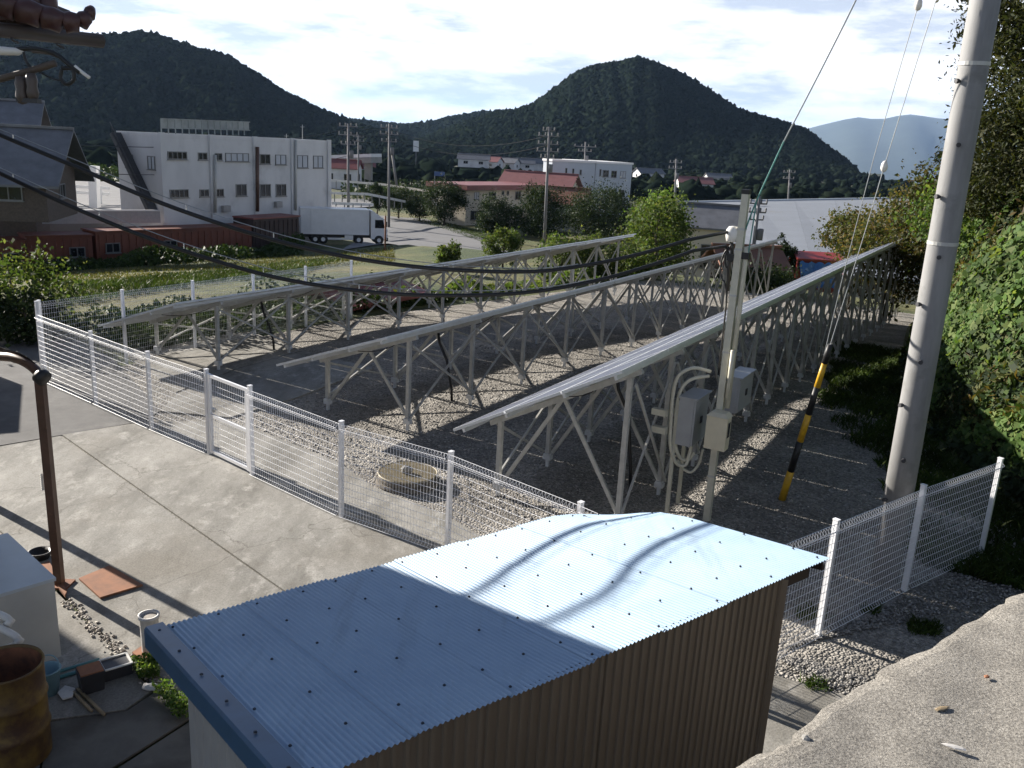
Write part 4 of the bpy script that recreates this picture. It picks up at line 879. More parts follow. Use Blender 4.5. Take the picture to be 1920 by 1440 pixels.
plate('rusty_plate', 'square rusty iron plate lying on the sunlit concrete', [(148, 1087), (205, 1063), (268, 1099), (188, 1123)], 'rustplate', .022)
plate('rusty_plate', 'small rusty plate under the white rimmed pipe beside the shed', [(248, 1226), (272, 1210), (300, 1226), (290, 1238), (268, 1242)], 'rustplate', .02)
plate('board', 'narrow brown board beside the foot of the carport post', [(76, 1062), (92, 1056), (126, 1112), (122, 1120)], 'rustplate', .03)
PC = G(283, 1218, .058); pp = thing('vent_pipe', 'short weathered white pipe standing by the left corner of the shed roof', 'pipe', PC)
part('pipe_shell', MB().lathe(PC, [(.085, 0), (.088, .2), (.09, .36), (.102, .37), (.104, .40), (.085, .402), (.08, .36), (.001, .355)], 24), 'dirtywhite', pp, True)
part('pipe_fill', MB().lathe(PC, [(.079, .375), (.04, .382), (.001, .384)], 18), 'palestone', pp)
solo('rubber_pot', MB().lathe(G(76, 1046, .03), [(.10, 0), (.13, .06), (.14, .09), (.12, .095), (.09, .03), (.001, .025)], 20), 'black', 'shallow black rubber bowl behind the foot of the carport post', 'bowl', G(76, 1046, .03), smooth=True)
# pale rubble in the joint between the slabs
q = np.random.default_rng(8); mbv = []; mbf = []; n0 = 0
ja, jb = G(122, 1122, .03), G(296, 1296, .03); 
for i in range(330):
    f_ = q.random()**.9; p = ja+(jb-ja)*f_+np.array([q.normal()*.035, q.normal()*.035, 0])+(np.array([.10, .05, 0])*q.random() if f_ > .8 else 0); s_ = q.uniform(.008, .026)
    vs = OCT*s_*(1+.3*q.normal(size=(6, 1)))*np.array([1, 1, .7])+p+np.array([0, 0, s_*.4]); mbv.append(vs); mbf.append(OF+6*i)
M['rubble'] = m_
props(link('joint_rubble', rawmesh('joint_rubble', np.vstack(mbv), np.vstack(mbf), 'palestone')), 'line of pale broken stones in the slab joint', 'rubble', kind='stuff')
def pale_gravel(px, n, seed, name, lab):
    q = np.random.default_rng(seed); a, b, c, d = [G(x, y, .01) for x, y in px]; vs, fs = [], []
    for i in range(n):
        s, t_ = q.random(), q.random(); p = (a*(1-s)+b*s)*(1-t_)+(d*(1-s)+c*s)*t_; r = q.uniform(.008, .024)
        vs.append(OCT*r*(1+.3*q.normal(size=(6, 1)))*np.array([1, 1, .7])+p+np.array([0, 0, r*.4])); fs.append(OF+6*i)
    props(link(name, rawmesh(name, np.vstack(vs), np.vstack(fs), 'gravelstone')), lab, 'gravel', kind='stuff')
pale_gravel([(1448, 1225), (1520, 1240), (1690, 1290), (1560, 1310)], 1500, 4, 'loose_pebbles', 'pale loose pebbles between the shed and the ledge')
pale_gravel([(1470, 1215), (1540, 1190), (1920, 1010), (1910, 1120)], 2600, 5, 'loose_pebbles', 'loose pebbles outside the right mesh fence')

# ================================================================ ADDED SHADE CASTERS OUT OF VIEW AT LEFT (shaped to shade shed, apron and lane)
MV = np.array([.777, .629, 0]); SV = np.array([.629, -.777, 0])
R1p, R2p = G(730, 1060, 2.02), G(1140, 1225, 2.27); ez = 5.7
e1p, e2p = [p+SUNV*((ez-p[2])/SUNV[2]) for p in (R1p, R2p)]; dv_ = (e2p-e1p)/np.linalg.norm(e2p-e1p); lv = np.cross(dv_, Z); lv = lv if np.dot(lv, MV) < 0 else -lv
s1p, s2p = G(105, 1175, .03), G(190, 1232, .03); hz_ = 4.7
b1p, b2p = [p+SUNV*((hz_-p[2])/SUNV[2]) for p in (s1p, s2p)]; bd = (b2p-b1p)/np.linalg.norm(b2p-b1p); bl = np.cross(bd, Z); bl = bl if np.dot(bl, MV) < 0 else -bl
hs = thing('house', 'unseen house left of the apron, added with an overhang roof shaped to shade the shed', 'house', np.array([b1p[0], b1p[1], 0]))
mb = MB(); cs_ = [b1p-bd*1.2, b1p+bd*11.5, b1p+bd*11.5+bl*5, b1p-bd*1.2+bl*5]; mb.prism([(p[0], p[1]) for p in cs_], -.1, hz_-.12); part('wall', mb, 'rendercream', hs)
mb = MB(); mb.prism([(p[0], p[1]) for p in cs_], hz_-.11, hz_); part('flat_roof', mb, 'greytile', hs)
cs2 = [e1p-dv_*.02, e1p+dv_*5.2, e1p+dv_*5.2+lv*4.2, e1p-dv_*.02+lv*4.2]; part('shade_roof', MB().prism([(p[0], p[1]) for p in cs2], ez-.14, ez), 'greytile', hs)  # unseen slab added where its edge draws the shade line on the shed
for p in (cs2[2]-dv_*.2-lv*.3, cs2[3]+dv_*.2-lv*.3, cs2[2]-dv_*2-lv*.3): part('shade_roof_post', MB().tube([np.array([p[0], p[1], -.1]), np.array([p[0], p[1], ez-.15])], .09, 10), 'eavewood', hs)
# locker added unseen, sized so its shadow falls on the asphalt lane
k0, k1 = G(44, 722, .02), G(38, 811, .02); lz = 1.55; sft = SUNV*(lz/SUNV[2]); a_, b_ = k0+sft, k1+sft; ld = (b_-a_)/np.linalg.norm(b_-a_); lp = np.cross(ld, Z); lp = lp if lp[0] < 0 else -lp
lk = thing('shadow_caster', 'grey locker on the asphalt lane, outside the view', 'caster', np.array([a_[0], a_[1], 0]))
n_ = np.linalg.norm((b_-a_)[:2]); fc = [a_+lp*.0, a_+ld*n_, a_+ld*n_+lp*2.2, a_+lp*2.2]
part('caster_body', MB().prism([(p[0], p[1]) for p in fc], 0, lz-.05), 'boxgrey', lk); part('caster_roof', MB().prism([(p[0], p[1]) for p in fc], lz-.045, lz), 'boxgrey', lk)

# tiled eave corner hanging in from the upper left
EY = 4.1; ES = EY/6.4
ev = thing('tiled_eave', 'dark reddish tiled eave corner with gutter at the upper left', 'eave', K(60, 60, EY))
def tileseg(a, b, r0, r1): return MB().tube([a, (a+b)/2+Z*.012*ES, b], [r0*ES, ((r0+r1)/2+.004)*ES, r1*ES], 12)
rid = [(-150, -40, .09), (-70, -18, .088), (-20, 2, .086), (30, 16, .084), (78, 30, .080), (118, 42, .074), (150, 42, .062), (166, 30, .045), (172, 14, .028)]
for k in range(len(rid)-1):
    a = K(rid[k][0], rid[k][1]+2, EY+.2*ES+.05*ES*k); b = K(rid[k+1][0], rid[k+1][1]+2, EY+.25*ES+.05*ES*k); part('ridge_tile', tileseg(a, b, rid[k][2], rid[k+1][2]*1.04), 'tile', ev, True)
for k in range(7):
    a = K(-120+34*k, -45+3.5*k, EY+.1*ES+.12*ES*k); b = K(-105+32*k, -8+6.5*k, EY-.05*ES+.12*ES*k); part('roof_tile', tileseg(a, b, .075, .085), 'tile', ev, True)
    part('eave_tile', MB().lathe(b-np.array([0, .02, .0]), [(r_*ES, h_*ES) for r_, h_ in ((.001, -.03), (.088, -.03), (.092, .0), (.075, .03), (.001, .032))], 12, axis=(b-a)), 'tile', ev, True)
part('roof_deck', MB().extr([K(-260, -120, EY+1.2*ES), K(128, 34, EY+.9*ES), K(128, 52, EY+.75*ES), K(-260, 40, EY+.1*ES)], (0, .04*ES, .06*ES)), 'eavewood', ev)
part('fascia_board', MB().bar(K(-200, 36, EY), K(126, 52, EY+.9*ES), .05*ES, .06*ES), 'eavewood', ev)
for k in range(6): part('rafter_end', MB().bar(K(-100+40*k, 36+3.5*k, EY+.1*ES+.14*ES*k), K(-112+40*k, 52+3*k, EY+.7*ES+.14*ES*k), .05*ES, .06*ES), 'eavewood', ev)
part('gutter', MB().tube([K(-200, 34, EY-.2*ES), K(0, 56, EY+.35*ES), K(192, 77, EY+.9*ES)], .052*ES, 12), 'gutter', ev, True)
for px in (20, 105): part('gutter_bracket', MB().tube([K(px, 45+px*.11, EY+.35*ES+px*.003*ES), K(px+2, 72+px*.11, EY+.33*ES+px*.003*ES), K(px+14, 78+px*.11, EY+.4*ES+px*.003*ES)], .010*ES, 6), 'darkbox', ev)
lf_ = thing('eave_lamp', 'pale long lamp under the tiled eave at the left edge', 'lamp', K(0, 96, EY))
part('lamp_shade', MB().tube([K(-90, 86, EY-.1*ES), K(0, 95, EY), K(34, 97, EY+.05*ES), K(44, 97, EY+.05*ES)], [.03*ES, .03*ES, .026*ES, .008*ES], 10), 'insul', lf_, True)
ins = thing('service_bracket', 'dark service wire bracket with loops below the tiled eave', 'bracket', K(60, 120, EY))
for ctrl, r, m in (([(30, 92), (70, 92), (105, 102), (128, 120), (150, 136)], .016, 'cable'), ([(140, 124), (152, 134), (168, 146)], .012, 'insul'), ([(116, 128), (136, 130), (138, 150), (124, 158), (114, 146), (116, 130)], .013, 'cable'), ([(60, 128), (95, 146), (118, 152)], .006, 'cable'), ([(-80, 166), (0, 148), (60, 132), (104, 118)], .024, 'eavewood'), ([(44, 98), (50, 116), (60, 130)], .010, 'cable'), ([(60, 96), (95, 100), (120, 112)], .012, 'gutter')):
    part('bracket_arm' if r > .02 else 'wire_loop', MB().tube(curve_pts([K(x, y, EY+.05*ES) for x, y in ctrl], 4), r*ES, 8), m, ins, True)
for px in (40, 60):
    part('insulator', MB().lathe(K(px, 168 if px == 40 else 162, EY), [(r_*ES, h_*ES) for r_, h_ in ((.001, -.10), (.03, -.09), (.042, -.04), (.034, .0), (.040, .04), (.03, .085), (.001, .09))], 12), 'gutter', ins, True)
part('insulator_base', MB().bar(K(34, 187, EY), K(74, 190, EY), .06*ES, .03*ES), 'darkbox', ins)

# ================================================================ PLANTS OF THE BANK AND YARD EDGES
def stuff(name, V_, F_, m, lab, cat): return props(link(name, rawmesh(name, V_, F_, m)), lab, cat, kind='stuff')
def terr_n(x, y, e=.15):
    zx = (terr(x+e, y)-terr(x-e, y))/(2*e); zy = (terr(x, y+e)-terr(x, y-e))/(2*e); v = np.stack([-zx, -zy, np.ones_like(zx)], -1); return v/np.linalg.norm(v, axis=1)[:, None]
q = np.random.default_rng(31)
def toe_n(a): return np.interp(a, [9, 13.5, 15.2, 16.6, 17.6, 20, 24, 29, 35, 60], [2.4, 1.2, .6, .0, -.7, -1.4, -2.2, -2.8, -3.2, -3.3])
def bankpts(n, a0, a1, n0, n1, hmax, pw=1.6):
    a = a0+(a1-a0)*q.random(n)**pw; nn = toe_n(a)+n0+(n1-n0)*q.random(n)**1.3; p = U[None]*a[:, None]+N[None]*nn[:, None]; z = terr(p[:, 0], p[:, 1])
    lump = np.clip(.55+1.0*hashn(p[:, 0]*1.5, p[:, 1]*1.3+z*1.6)+.6*hashn(p[:, 0]*3.7+2, p[:, 1]*3.3+z*3.1), .16, 1.7)
    p[:, 2] = z+hmax*lump*(1-.55*q.random(n)**1.5); return p[lump > .35*q.random(n)]
P_ = bankpts(105000, 11.5, 52, .12, 8, .75); P_ = P_[hashn(P_[:, 0]*1.3+3, P_[:, 1]*1.1+P_[:, 2]*1.5) < .28+.25*q.random(len(P_))]; V_, F_ = leaves(P_, RNG.uniform(.07, .13, len(P_))*(.75+.025*np.hypot(P_[:, 0], P_[:, 1])), .85, 0, terr_n(P_[:, 0], P_[:, 1])*.9+np.array([-.45, -.25, .1])); stuff('kudzu_cover', V_, F_, 'kudzu', 'broad green kudzu leaves covering the bank on the right', 'kudzu')
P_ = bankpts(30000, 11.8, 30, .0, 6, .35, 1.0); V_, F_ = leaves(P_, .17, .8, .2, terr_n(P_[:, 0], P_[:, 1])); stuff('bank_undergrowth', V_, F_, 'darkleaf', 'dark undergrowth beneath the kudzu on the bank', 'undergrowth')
P_ = bankpts(26000, 11.8, 22, .1, 5, .6, 1.0); V_, F_ = leaves(P_, .085, .75, .2, jitter=.5); stuff('bank_creepers', V_, F_, 'weedmass', 'small dark creepers on the near part of the bank', 'creepers')
P_ = bankpts(60000, 11.5, 52, .25, 9, .85); P_ = P_[hashn(P_[:, 0]*1.3+3, P_[:, 1]*1.1+P_[:, 2]*1.5) > .12]; V_, F_ = leaves(P_, .10*(.75+.025*np.hypot(P_[:, 0], P_[:, 1])), .45, .5); stuff('bank_weeds', V_, F_, 'shrub', 'olive and brownish weeds mixed through the bank on the right', 'weeds')
P_ = bankpts(4000, 11.5, 40, .1, 4, .40); V_, F_ = leaves(P_, .28, .06, .8); stuff('dry_stems', V_, F_, 'dry', 'dry brown stems at the foot of the bank', 'stems')
def blades(P0, hgt, wid, m, name, lab):
    n = len(P0); a = q.uniform(0, 6.28, n); d = np.stack([np.cos(a), np.sin(a), np.zeros(n)], 1); ln = q.normal(size=(n, 3))*.35; ln[:, 2] = 1; h = hgt*q.uniform(.5, 1.3, n)[:, None]
    V_ = np.stack([P0-d*wid, P0+d*wid, P0+ln*h*.6+d*wid*.6, P0+ln*h*np.array([1.5, 1.5, 1])], 1).reshape(-1, 3); stuff(name, V_, np.arange(4*n).reshape(n, 4), m, lab, 'grass')
def patch(n, quad, z=None):
    a, b, c, d = quad; s, t_ = q.random(n)[:, None], q.random(n)[:, None]; p = (a*(1-s)+b*s)*(1-t_)+(d*(1-s)+c*s)*t_; p[:, 2] = terr(p[:, 0], p[:, 1]) if z is None else z; return p
n_ = 30000; a_ = 12.2+18*q.random(n_)**1.4; w_ = q.random(n_); nn = toe_n(a_)-1.9+2.3*w_+.35*hashn(a_*2.2, a_*.9); P0 = U[None]*a_[:, None]+N[None]*nn[:, None]; keep = (hashn(P0[:, 0]*1.4, P0[:, 1]*1.5)+.85+.9*(w_-.3)) > q.random(n_)*.9; P0 = P0[keep]; P0[:, 2] = terr(P0[:, 0], P0[:, 1])
blades(P0, .14, .011, 'grassblade', 'toe_grass', 'short dark grass along the foot of the bank beside the tallest array')
blades(np.vstack([patch(260, [G(x, y) for x, y in ((1490, 1140+10), (1540, 1135), (1550, 1160), (1500, 1165))], 0), patch(420, [G(x, y) for x, y in ((1700, 1165), (1765, 1170), (1760, 1195), (1705, 1190))], 0), patch(160, [G(x, y) for x, y in ((1615, 1140), (1650, 1140), (1648, 1155), (1618, 1155))], 0), patch(200, [G(x, y) for x, y in ((1500, 1280), (1535, 1275), (1560, 1300), (1520, 1300))], 0)]), .08, .006, 'grassblade', 'gravel_weeds', 'small weeds growing in the gravel outside the right fence')
P_ = np.vstack([patch(900, [G(x, y, .05) for x, y in ((245, 1250), (292, 1235), (300, 1270), (262, 1275))], .05), patch(700, [G(x, y, .05) for x, y in ((285, 1295), (320, 1290), (375, 1345), (330, 1350))], .05)]); P_[:, 2] += q.random(len(P_))*.12; V_, F_ = leaves(P_, .035, .6, .6); stuff('apron_weeds', V_, F_, 'kudzu', 'green weeds growing along the shed side of the slabs', 'weeds')

def tree(name, label, base, h, rx, rz, m, nclump, per, cr, leaf, cat='tree', group=None, trunk=.0, ry=None, limbs=5, cz=None, aspect=.65):
    base = np.array(base, float); t = thing(name, label, cat, base, group); cz_ = cz if cz is not None else h-rz; tr = trunk or max(.05, h*.022)
    rg = random.Random(int(base[0]*100)); pts = [base-Z*.2, base+Z*h*.25+np.array([rg.uniform(-.03, .03)*h, rg.uniform(-.03, .03)*h, 0]), base+Z*h*.55+np.array([rg.uniform(-.05, .05)*h, 0, 0]), base+Z*(h*.86)]
    part('trunk', MB().tube(pts, [tr*1.25, tr, tr*.6, tr*.18], 8), 'bark', t, True)
    P_, cc = clumpcloud(base+Z*cz_, rx, ry or rx, rz, nclump, per, cr)
    mb = MB()
    for k in range(limbs):
        c = cc[k*7 % len(cc)]; s = pts[1]+(pts[2]-pts[1])*rg.random(); mb.tube([s, (s+c)/2+Z*.06*h*rg.random(), c], [tr*.45, tr*.28, tr*.08], 5)
    part('limbs', mb, 'bark', t, True)
    P_ = P_[P_[:, 2] > base[2]+.05*h]; V_, F_ = leaves(P_, leaf, aspect, .3); o = link('crown', rawmesh('crown', V_-base, F_, m), t); return t
# bushy trees round the far ends of the arrays (sunlit vines on them)
def groundat(px, d): p = KD(px, 400, d); p[2] = float(terr(p[0], p[1])); return p
def zat(px, py, d): return KD(px, py, d)[2]
def bush(name, lab, px, pytop, d, rx, m, leaf, dens=1.0, cat='bush', group=None, rz=None, cr=None):
    b = groundat(px, d); h = zat(px, pytop, d)-b[2]; rz_ = rz or min(h*.52, rx*1.15); n = int(60*dens); return tree(name, lab, b, h, rx, rz_, m, n, 90, cr or rx*.30, leaf*.72, cat, group)
bush('vine_bush', 'sunlit bush draped in vines at the far end of the rearmost array', 1238, 378, 47, 1.75, 'vine', .20, 1.6, rz=2.0)
bush('bush', 'rounded darker tree top behind the vine draped bush', 1236, 364, 60, 1.7, 'kudzu', .22, 1.3)
bush('vine_bush', 'low pale vine clump left of the far end of the rearmost array', 948, 428, 47, .85, 'vine', .16, .7)
bush('vine_bush', 'bright green young vine shoot standing behind the rearmost array', 843, 452, 42, .55, 'vine', .15, .6)
bush('vine_bush', 'wide low vine clump behind the far half of the rearmost array', 1060, 446, 46, 1.5, 'vine', .17, .9, rz=1.0)
bush('vine_bush', 'thin vine clump below the power pole behind the rearmost array', 1130, 440, 46, 1.1, 'vine', .16, .7)
bush('conifer', 'small dark conifer between the middle array end and the red roof', 1483, 447, 62, .9, 'darkleaf', .2, 1.0, cat='tree', rz=1.6)
bush('bush', 'dark bush at the far end of the middle array', 1440, 508, 47, 1.9, 'darkleaf', .18, 1.0)
bush('shrub', 'brownish green shrub reaching left above the end of the tallest array', 1618, 405, 42, 1.5, 'shrub', .17, 1.2, rz=.85)
bush('shrub', 'olive shrub on the bank just left of the utility pole', 1690, 372, 38, 1.6, 'shrub', .17, 1.5, rz=2.0)
bush('shrub', 'shrub with reddish tips on the bank behind the utility pole', 1762, 318, 34, 1.5, 'shrub', .16, 1.5, rz=2.0)
bush('shrub', 'dense green shrub on the bank right of the utility pole', 1850, 300, 29, 1.7, 'kudzu', .15, 1.6, rz=1.7)
P_, _ = clumpcloud(an(46, -2.4, 1.2), 3.4, 1.2, 1.6, 60, 45, .5); V_, F_ = leaves(P_, .19, .75, .2); stuff('backlit_vines', V_, F_, 'vine', 'backlit yellow green vines behind the far posts of the tallest array', 'vines')
av = q.uniform(23, 47, 7000); P_ = U[None]*av[:, None]+N[None]*(-17.6-q.random(7000)*1.5)[:, None]; P_[:, 2] = terr(P_[:, 0], P_[:, 1])+q.random(7000)*np.clip(.3+1.1*hashn(P_[:, 0]*.9, P_[:, 1]*.7), .1, 1.5); V_, F_ = leaves(P_, .17, .8, .3); stuff('fence_vines', V_, F_, 'vine', 'vines growing along the low fence behind the rearmost array', 'vines')
av = q.uniform(13, 26, 11000); P_ = U[None]*av[:, None]+N[None]*(-17.4-q.random(11000)**1.5*4.2)[:, None]; P_[:, 2] = terr(P_[:, 0], P_[:, 1])+q.random(11000)*.6*np.clip(.6+hashn(P_[:, 0], P_[:, 1]), .15, 1.2); V_, F_ = leaves(P_, .12, .7, .3); stuff('fence_weeds', V_, F_, 'weedmass', 'green weeds outside the corner of the fences', 'weeds')
bush('bush', 'yellowish green bush at the left edge beyond the asphalt lane', 4, 478, 25.0, 1.25, 'vine', .14, 1.2, rz=1.3)
bush('bush', 'dark bush at the left edge above the asphalt lane corner', 30, 540, 23.5, .8, 'darkleaf', .13, .9, rz=.9)
# tall conifer on the bank at the right edge
cb = groundat(1930, 24.0); tree('cedar_tree', 'tall feathery conifer at the right edge above the bank', cb, zat(1930, -450, 24)-cb[2], 1.95, 5.6, 'cedar', 640, 110, .40, .115, limbs=14, trunk=.14, cz=zat(1930, -60, 24)-cb[2], aspect=.4)
cb2 = groundat(1890, 27.5); tree('cedar_tree', 'lower olive conifer behind the tall one at the right edge', cb2, zat(1890, 175, 27.5)-cb2[2], 1.5, 1.9, 'cedar', 200, 100, .36, .11, limbs=8, trunk=.09, aspect=.4)
# field: weeds and dry grass beyond the low fence
def tq(l): return [T(x, y) for x, y in l]
P_ = patch(42000, tq([(-60, 448), (570, 444), (570, 478), (-60, 520)])); P_[:, 2] += q.random(len(P_))*np.clip(.9*hashn(P_[:, 0]*.5, P_[:, 1]*.4)+.7, .2, 1.6); V_, F_ = leaves(P_, .27, .7, .5); stuff('field_weeds', V_, F_, 'weedmass', 'dense green weeds covering the upper part of the field', 'weeds')
P_ = patch(10000, tq([(300, 425), (560, 425), (560, 470), (240, 470)])); P_[:, 2] += q.random(len(P_))*1.6*np.clip(.6+hashn(P_[:, 0]*.4, P_[:, 1]*.3), .1, 1); V_, F_ = leaves(P_, .24, .7, .5); stuff('weed_thicket', V_, F_, 'weedmass', 'taller weed thicket in front of the dark shed and truck', 'weeds')
P0 = patch(15000, tq([(70, 515), (740, 462), (740, 490), (90, 545)])); P0 = P0[hashn(P0[:, 0]*.5, P0[:, 1]*.6)+.8 > q.random(len(P0))]; blades(P0, .11, .03, 'strawblade', 'dry_grass', 'straw coloured dry grass in the field behind the fence')
P0 = patch(9000, tq([(80, 530), (660, 476), (560, 520), (100, 585)])); blades(P0, .16, .025, 'grassblade', 'field_grass', 'green grass just behind the low fence')

# ================================================================ BACKGROUND: LOT, TRUCK, BUILDINGS
def drape(name, quad, nx, ny, m, dz=.05):
    a, b, c, d = tq(quad); Vv = []
    for j in range(ny+1):
        for i in range(nx+1):
            s, t_ = i/nx, j/ny; p = (a*(1-s)+b*s)*(1-t_)+(d*(1-s)+c*s)*t_; Vv.append((p[0], p[1], float(terr(p[0], p[1]))+dz))
    id_ = np.arange(len(Vv)).reshape(ny+1, nx+1); Fv = np.stack([id_[:-1, :-1], id_[1:, :-1], id_[1:, 1:], id_[:-1, 1:]], -1).reshape(-1, 4)[:, ::-1]
    props(link(name, rawmesh(name, Vv, Fv, m)), kind='structure')
drape('gravel_lot', [(700, 404), (800, 412), (965, 470), (640, 470)], 24, 24, 'asphroad', .06)
drape('road', [(560, 376), (960, 372), (960, 384), (560, 394)], 40, 6, 'asphroad', .16)
def yawbox(c, ang): return np.array([math.cos(ang), math.sin(ang), 0]), np.array([-math.sin(ang), math.cos(ang), 0])
def window(parent, c, ex, out, w, h, pane='glass', mull=1, frame='winframe', name='window'):
    """a framed window standing 4 cm proud, its panes set back in the frame"""
    t = .07; mb = MB()
    for s in (-1, 1): mb.box(c+ex*s*(w/2-t/2)+out*.03, ex*t/2, out*.045, Z*h/2); mb.box(c+Z*s*(h/2-t/2)+out*.03, ex*(w/2-t-.002), out*.043, Z*t/2)
    for k in range(1, mull+1): mb.box(c+ex*(w*(k/(mull+1)-.5))+out*.028, ex*.03, out*.035, Z*(h/2-t-.002))
    f = part(name, mb, frame, parent)
    for k in range(mull+1):
        x0, x1 = w*(k/(mull+1)-.5)+.05, w*((k+1)/(mull+1)-.5)-.05; o = part('pane', MB().box(c+ex*(x0+x1)/2+out*.012, ex*(x1-x0)/2, out*.008, Z*(h/2-.06)), pane, f)
    part('sill', MB().box(c-Z*(h/2+.03)+out*.07, ex*(w/2+.06), out*.07, Z*.03), frame, f)
    return f
# --- white two storey building
FLp, FRp = KD(305, 405, 80), KD(619, 395, 95); zb_ = (FLp[2]+FRp[2])/2-.3; ztop = (KD(305, 252, 80)[2]+KD(619, 263, 95)[2])/2
fd = FRp-FLp; fd[2] = 0; fl_ = np.linalg.norm(fd); fx = fd/fl_; fo = np.array([fx[1], -fx[0], 0]); fo = fo if fo[1] < 0 else -fo
F0 = np.array([FLp[0], FLp[1], 0]); depth = 5.2
wb = thing('white_building', 'white two storey building with flat roof behind the rusty containers', 'building', np.array([F0[0], F0[1], zb_]))
def wbp(u, v, z): return F0+fx*u-fo*v+Z*z
part('wall', MB().box8([wbp(0, 0, zb_-1), wbp(fl_, 0, zb_-1), wbp(fl_, depth, zb_-1), wbp(0, depth, zb_-1), wbp(0, 0, ztop-.3), wbp(fl_, 0, ztop-.3), wbp(fl_, depth, ztop-.3), wbp(0, depth, ztop-.3)]), 'renderwhite', wb)
for (u0, v0, u1, v1) in ((0, .1, fl_, .1), (0, depth-.1, fl_, depth-.1), (.1, .22, .1, depth-.22), (fl_-.1, .22, fl_-.1, depth-.22)): part('parapet', MB().bar(wbp(u0, v0, ztop-.14), wbp(u1, v1, ztop-.14), .2, .3), 'renderwhite', wb)
part('roof', MB().box8([wbp(.25, .25, ztop-.298), wbp(fl_-.25, .25, ztop-.298), wbp(fl_-.25, depth-.25, ztop-.298), wbp(.25, depth-.25, ztop-.298), wbp(.25, .25, ztop-.27), wbp(fl_-.25, .25, ztop-.27), wbp(fl_-.25, depth-.25, ztop-.27), wbp(.25, depth-.25, ztop-.27)]), 'greytile', wb)
def fpt(px, py): return onplane(px, py, F0, fo)
for px in (305, 397, 478, 548, 617):
    a = fpt(px, 330); u = np.dot(a-F0, fx); u = min(max(u, .25), fl_-.25); part('pilaster', MB().box(wbp(u, -.09, (zb_+ztop)/2), fx*.25, fo*.09, Z*((ztop-zb_)/2+.1)), 'renderwhite', wb)
for (x0, x1, y0, y1, pane, mu) in ((314, 350, 284, 299, 'glass', 3), (371, 388, 286, 300, 'glass', 1), (400, 416, 287, 301, 'glass', 1), (422, 466, 287, 303, 'shutter', 3), (487, 506, 289, 308, 'glass', 1), (516, 536, 290, 309, 'shutter', 1), (557, 577, 291, 315, 'shutter', 1), (587, 605, 292, 315, 'shutter', 1), (318, 353, 355, 371, 'glass', 3), (374, 391, 355, 369, 'glass', 1), (402, 419, 354, 369, 'glass', 1), (442, 462, 345, 368, 'glass', 1), (487, 507, 345, 369, 'glass', 1), (517, 536, 345, 368, 'glass', 1)):
    a, b = fpt(x0, (y0+y1)/2), fpt(x1, (y0+y1)/2); c = (a+b)/2; w = np.linalg.norm((b-a)[:2]); h = abs(fpt((x0+x1)/2, y0)[2]-fpt((x0+x1)/2, y1)[2]); window(wb, c, fx, fo, w, h, pane, mu)
for px, y0, y1, m in ((478, 275, 396, 'brownpipe'), (550, 262, 394, 'steel'), (399, 290, 398, 'steel')):
    a, b = fpt(px, y0)+fo*.32, fpt(px, y1)+fo*.32; part('drain_pipe', MB().tube([a, b], .13 if px != 478 else .17, 8), m, wb, True)
for px, py in ((421, 391), (519, 383)):
    c = fpt(px, py)+fo*.2; part('wall_unit', MB().box(c, fx*.4, fo*.18, Z*.28), 'palewall', wb)
# left end: outside stair, upper windows
sx = -fo; lo = -fx
st = part('outside_stair', MB().bar(wbp(-.55, depth-.6, ztop-.2), wbp(-.55, .4, zb_+.6), .9, .35, Z), 'chassis', wb)
part('stair_rail', MB().bar(wbp(-1.0, depth-.6, ztop+.7), wbp(-1.0, .4, zb_+1.5), .05, .06, Z), 'chassis', st)
for f in np.linspace(.05, .95, 8):
    a = wbp(-1.0, depth-.6, ztop-.2)*(1-f)+wbp(-1.0, .4, zb_+.6)*f; part('rail_post', MB().bar(a, a+Z*.9, .04, .04), 'chassis', st)
for v, z in ((1.0, ztop-2.4), (3.7, ztop-2.4)): window(wb, wbp(0, v, z), sx, lo, .9, 1.1, 'shutter', 1)
# roof billboard frame
bfa, bfb = KD(302, 251, 82), KD(468, 254, 91); bh = KD(302, 223, 82)[2]-bfa[2]
bb = thing('roof_billboard', 'weathered rooftop billboard frame on the white building', 'billboard', bfa)
bdx = (bfb-bfa); nb = 14
for k in range(nb):
    a, b = bfa+bdx*(k/nb+.004), bfa+bdx*((k+1)/nb-.004); part('panel', MB().extr([a+Z*.5, b+Z*.5, b+Z*bh, a+Z*bh], fo*-.06), 'billb', bb)
    part('leg', MB().bar(a, a+Z*bh, .08, .08), 'billb', bb)
for z in (.48, bh+.03): part('rail', MB().bar(bfa+Z*z+fo*.06, bfb+Z*z+fo*.06, .08, .07), 'billb', bb)
for px, py, d in ((537, 257, 92), (567, 240, 93)):
    c = KD(px, py+22, d); part('antenna', MB().tube([c-Z*.3, KD(px, py-6, d)], .03, 5).bar(KD(px-4, py-2, d), KD(px+4, py-2, d), .03, .03), 'steel', wb)
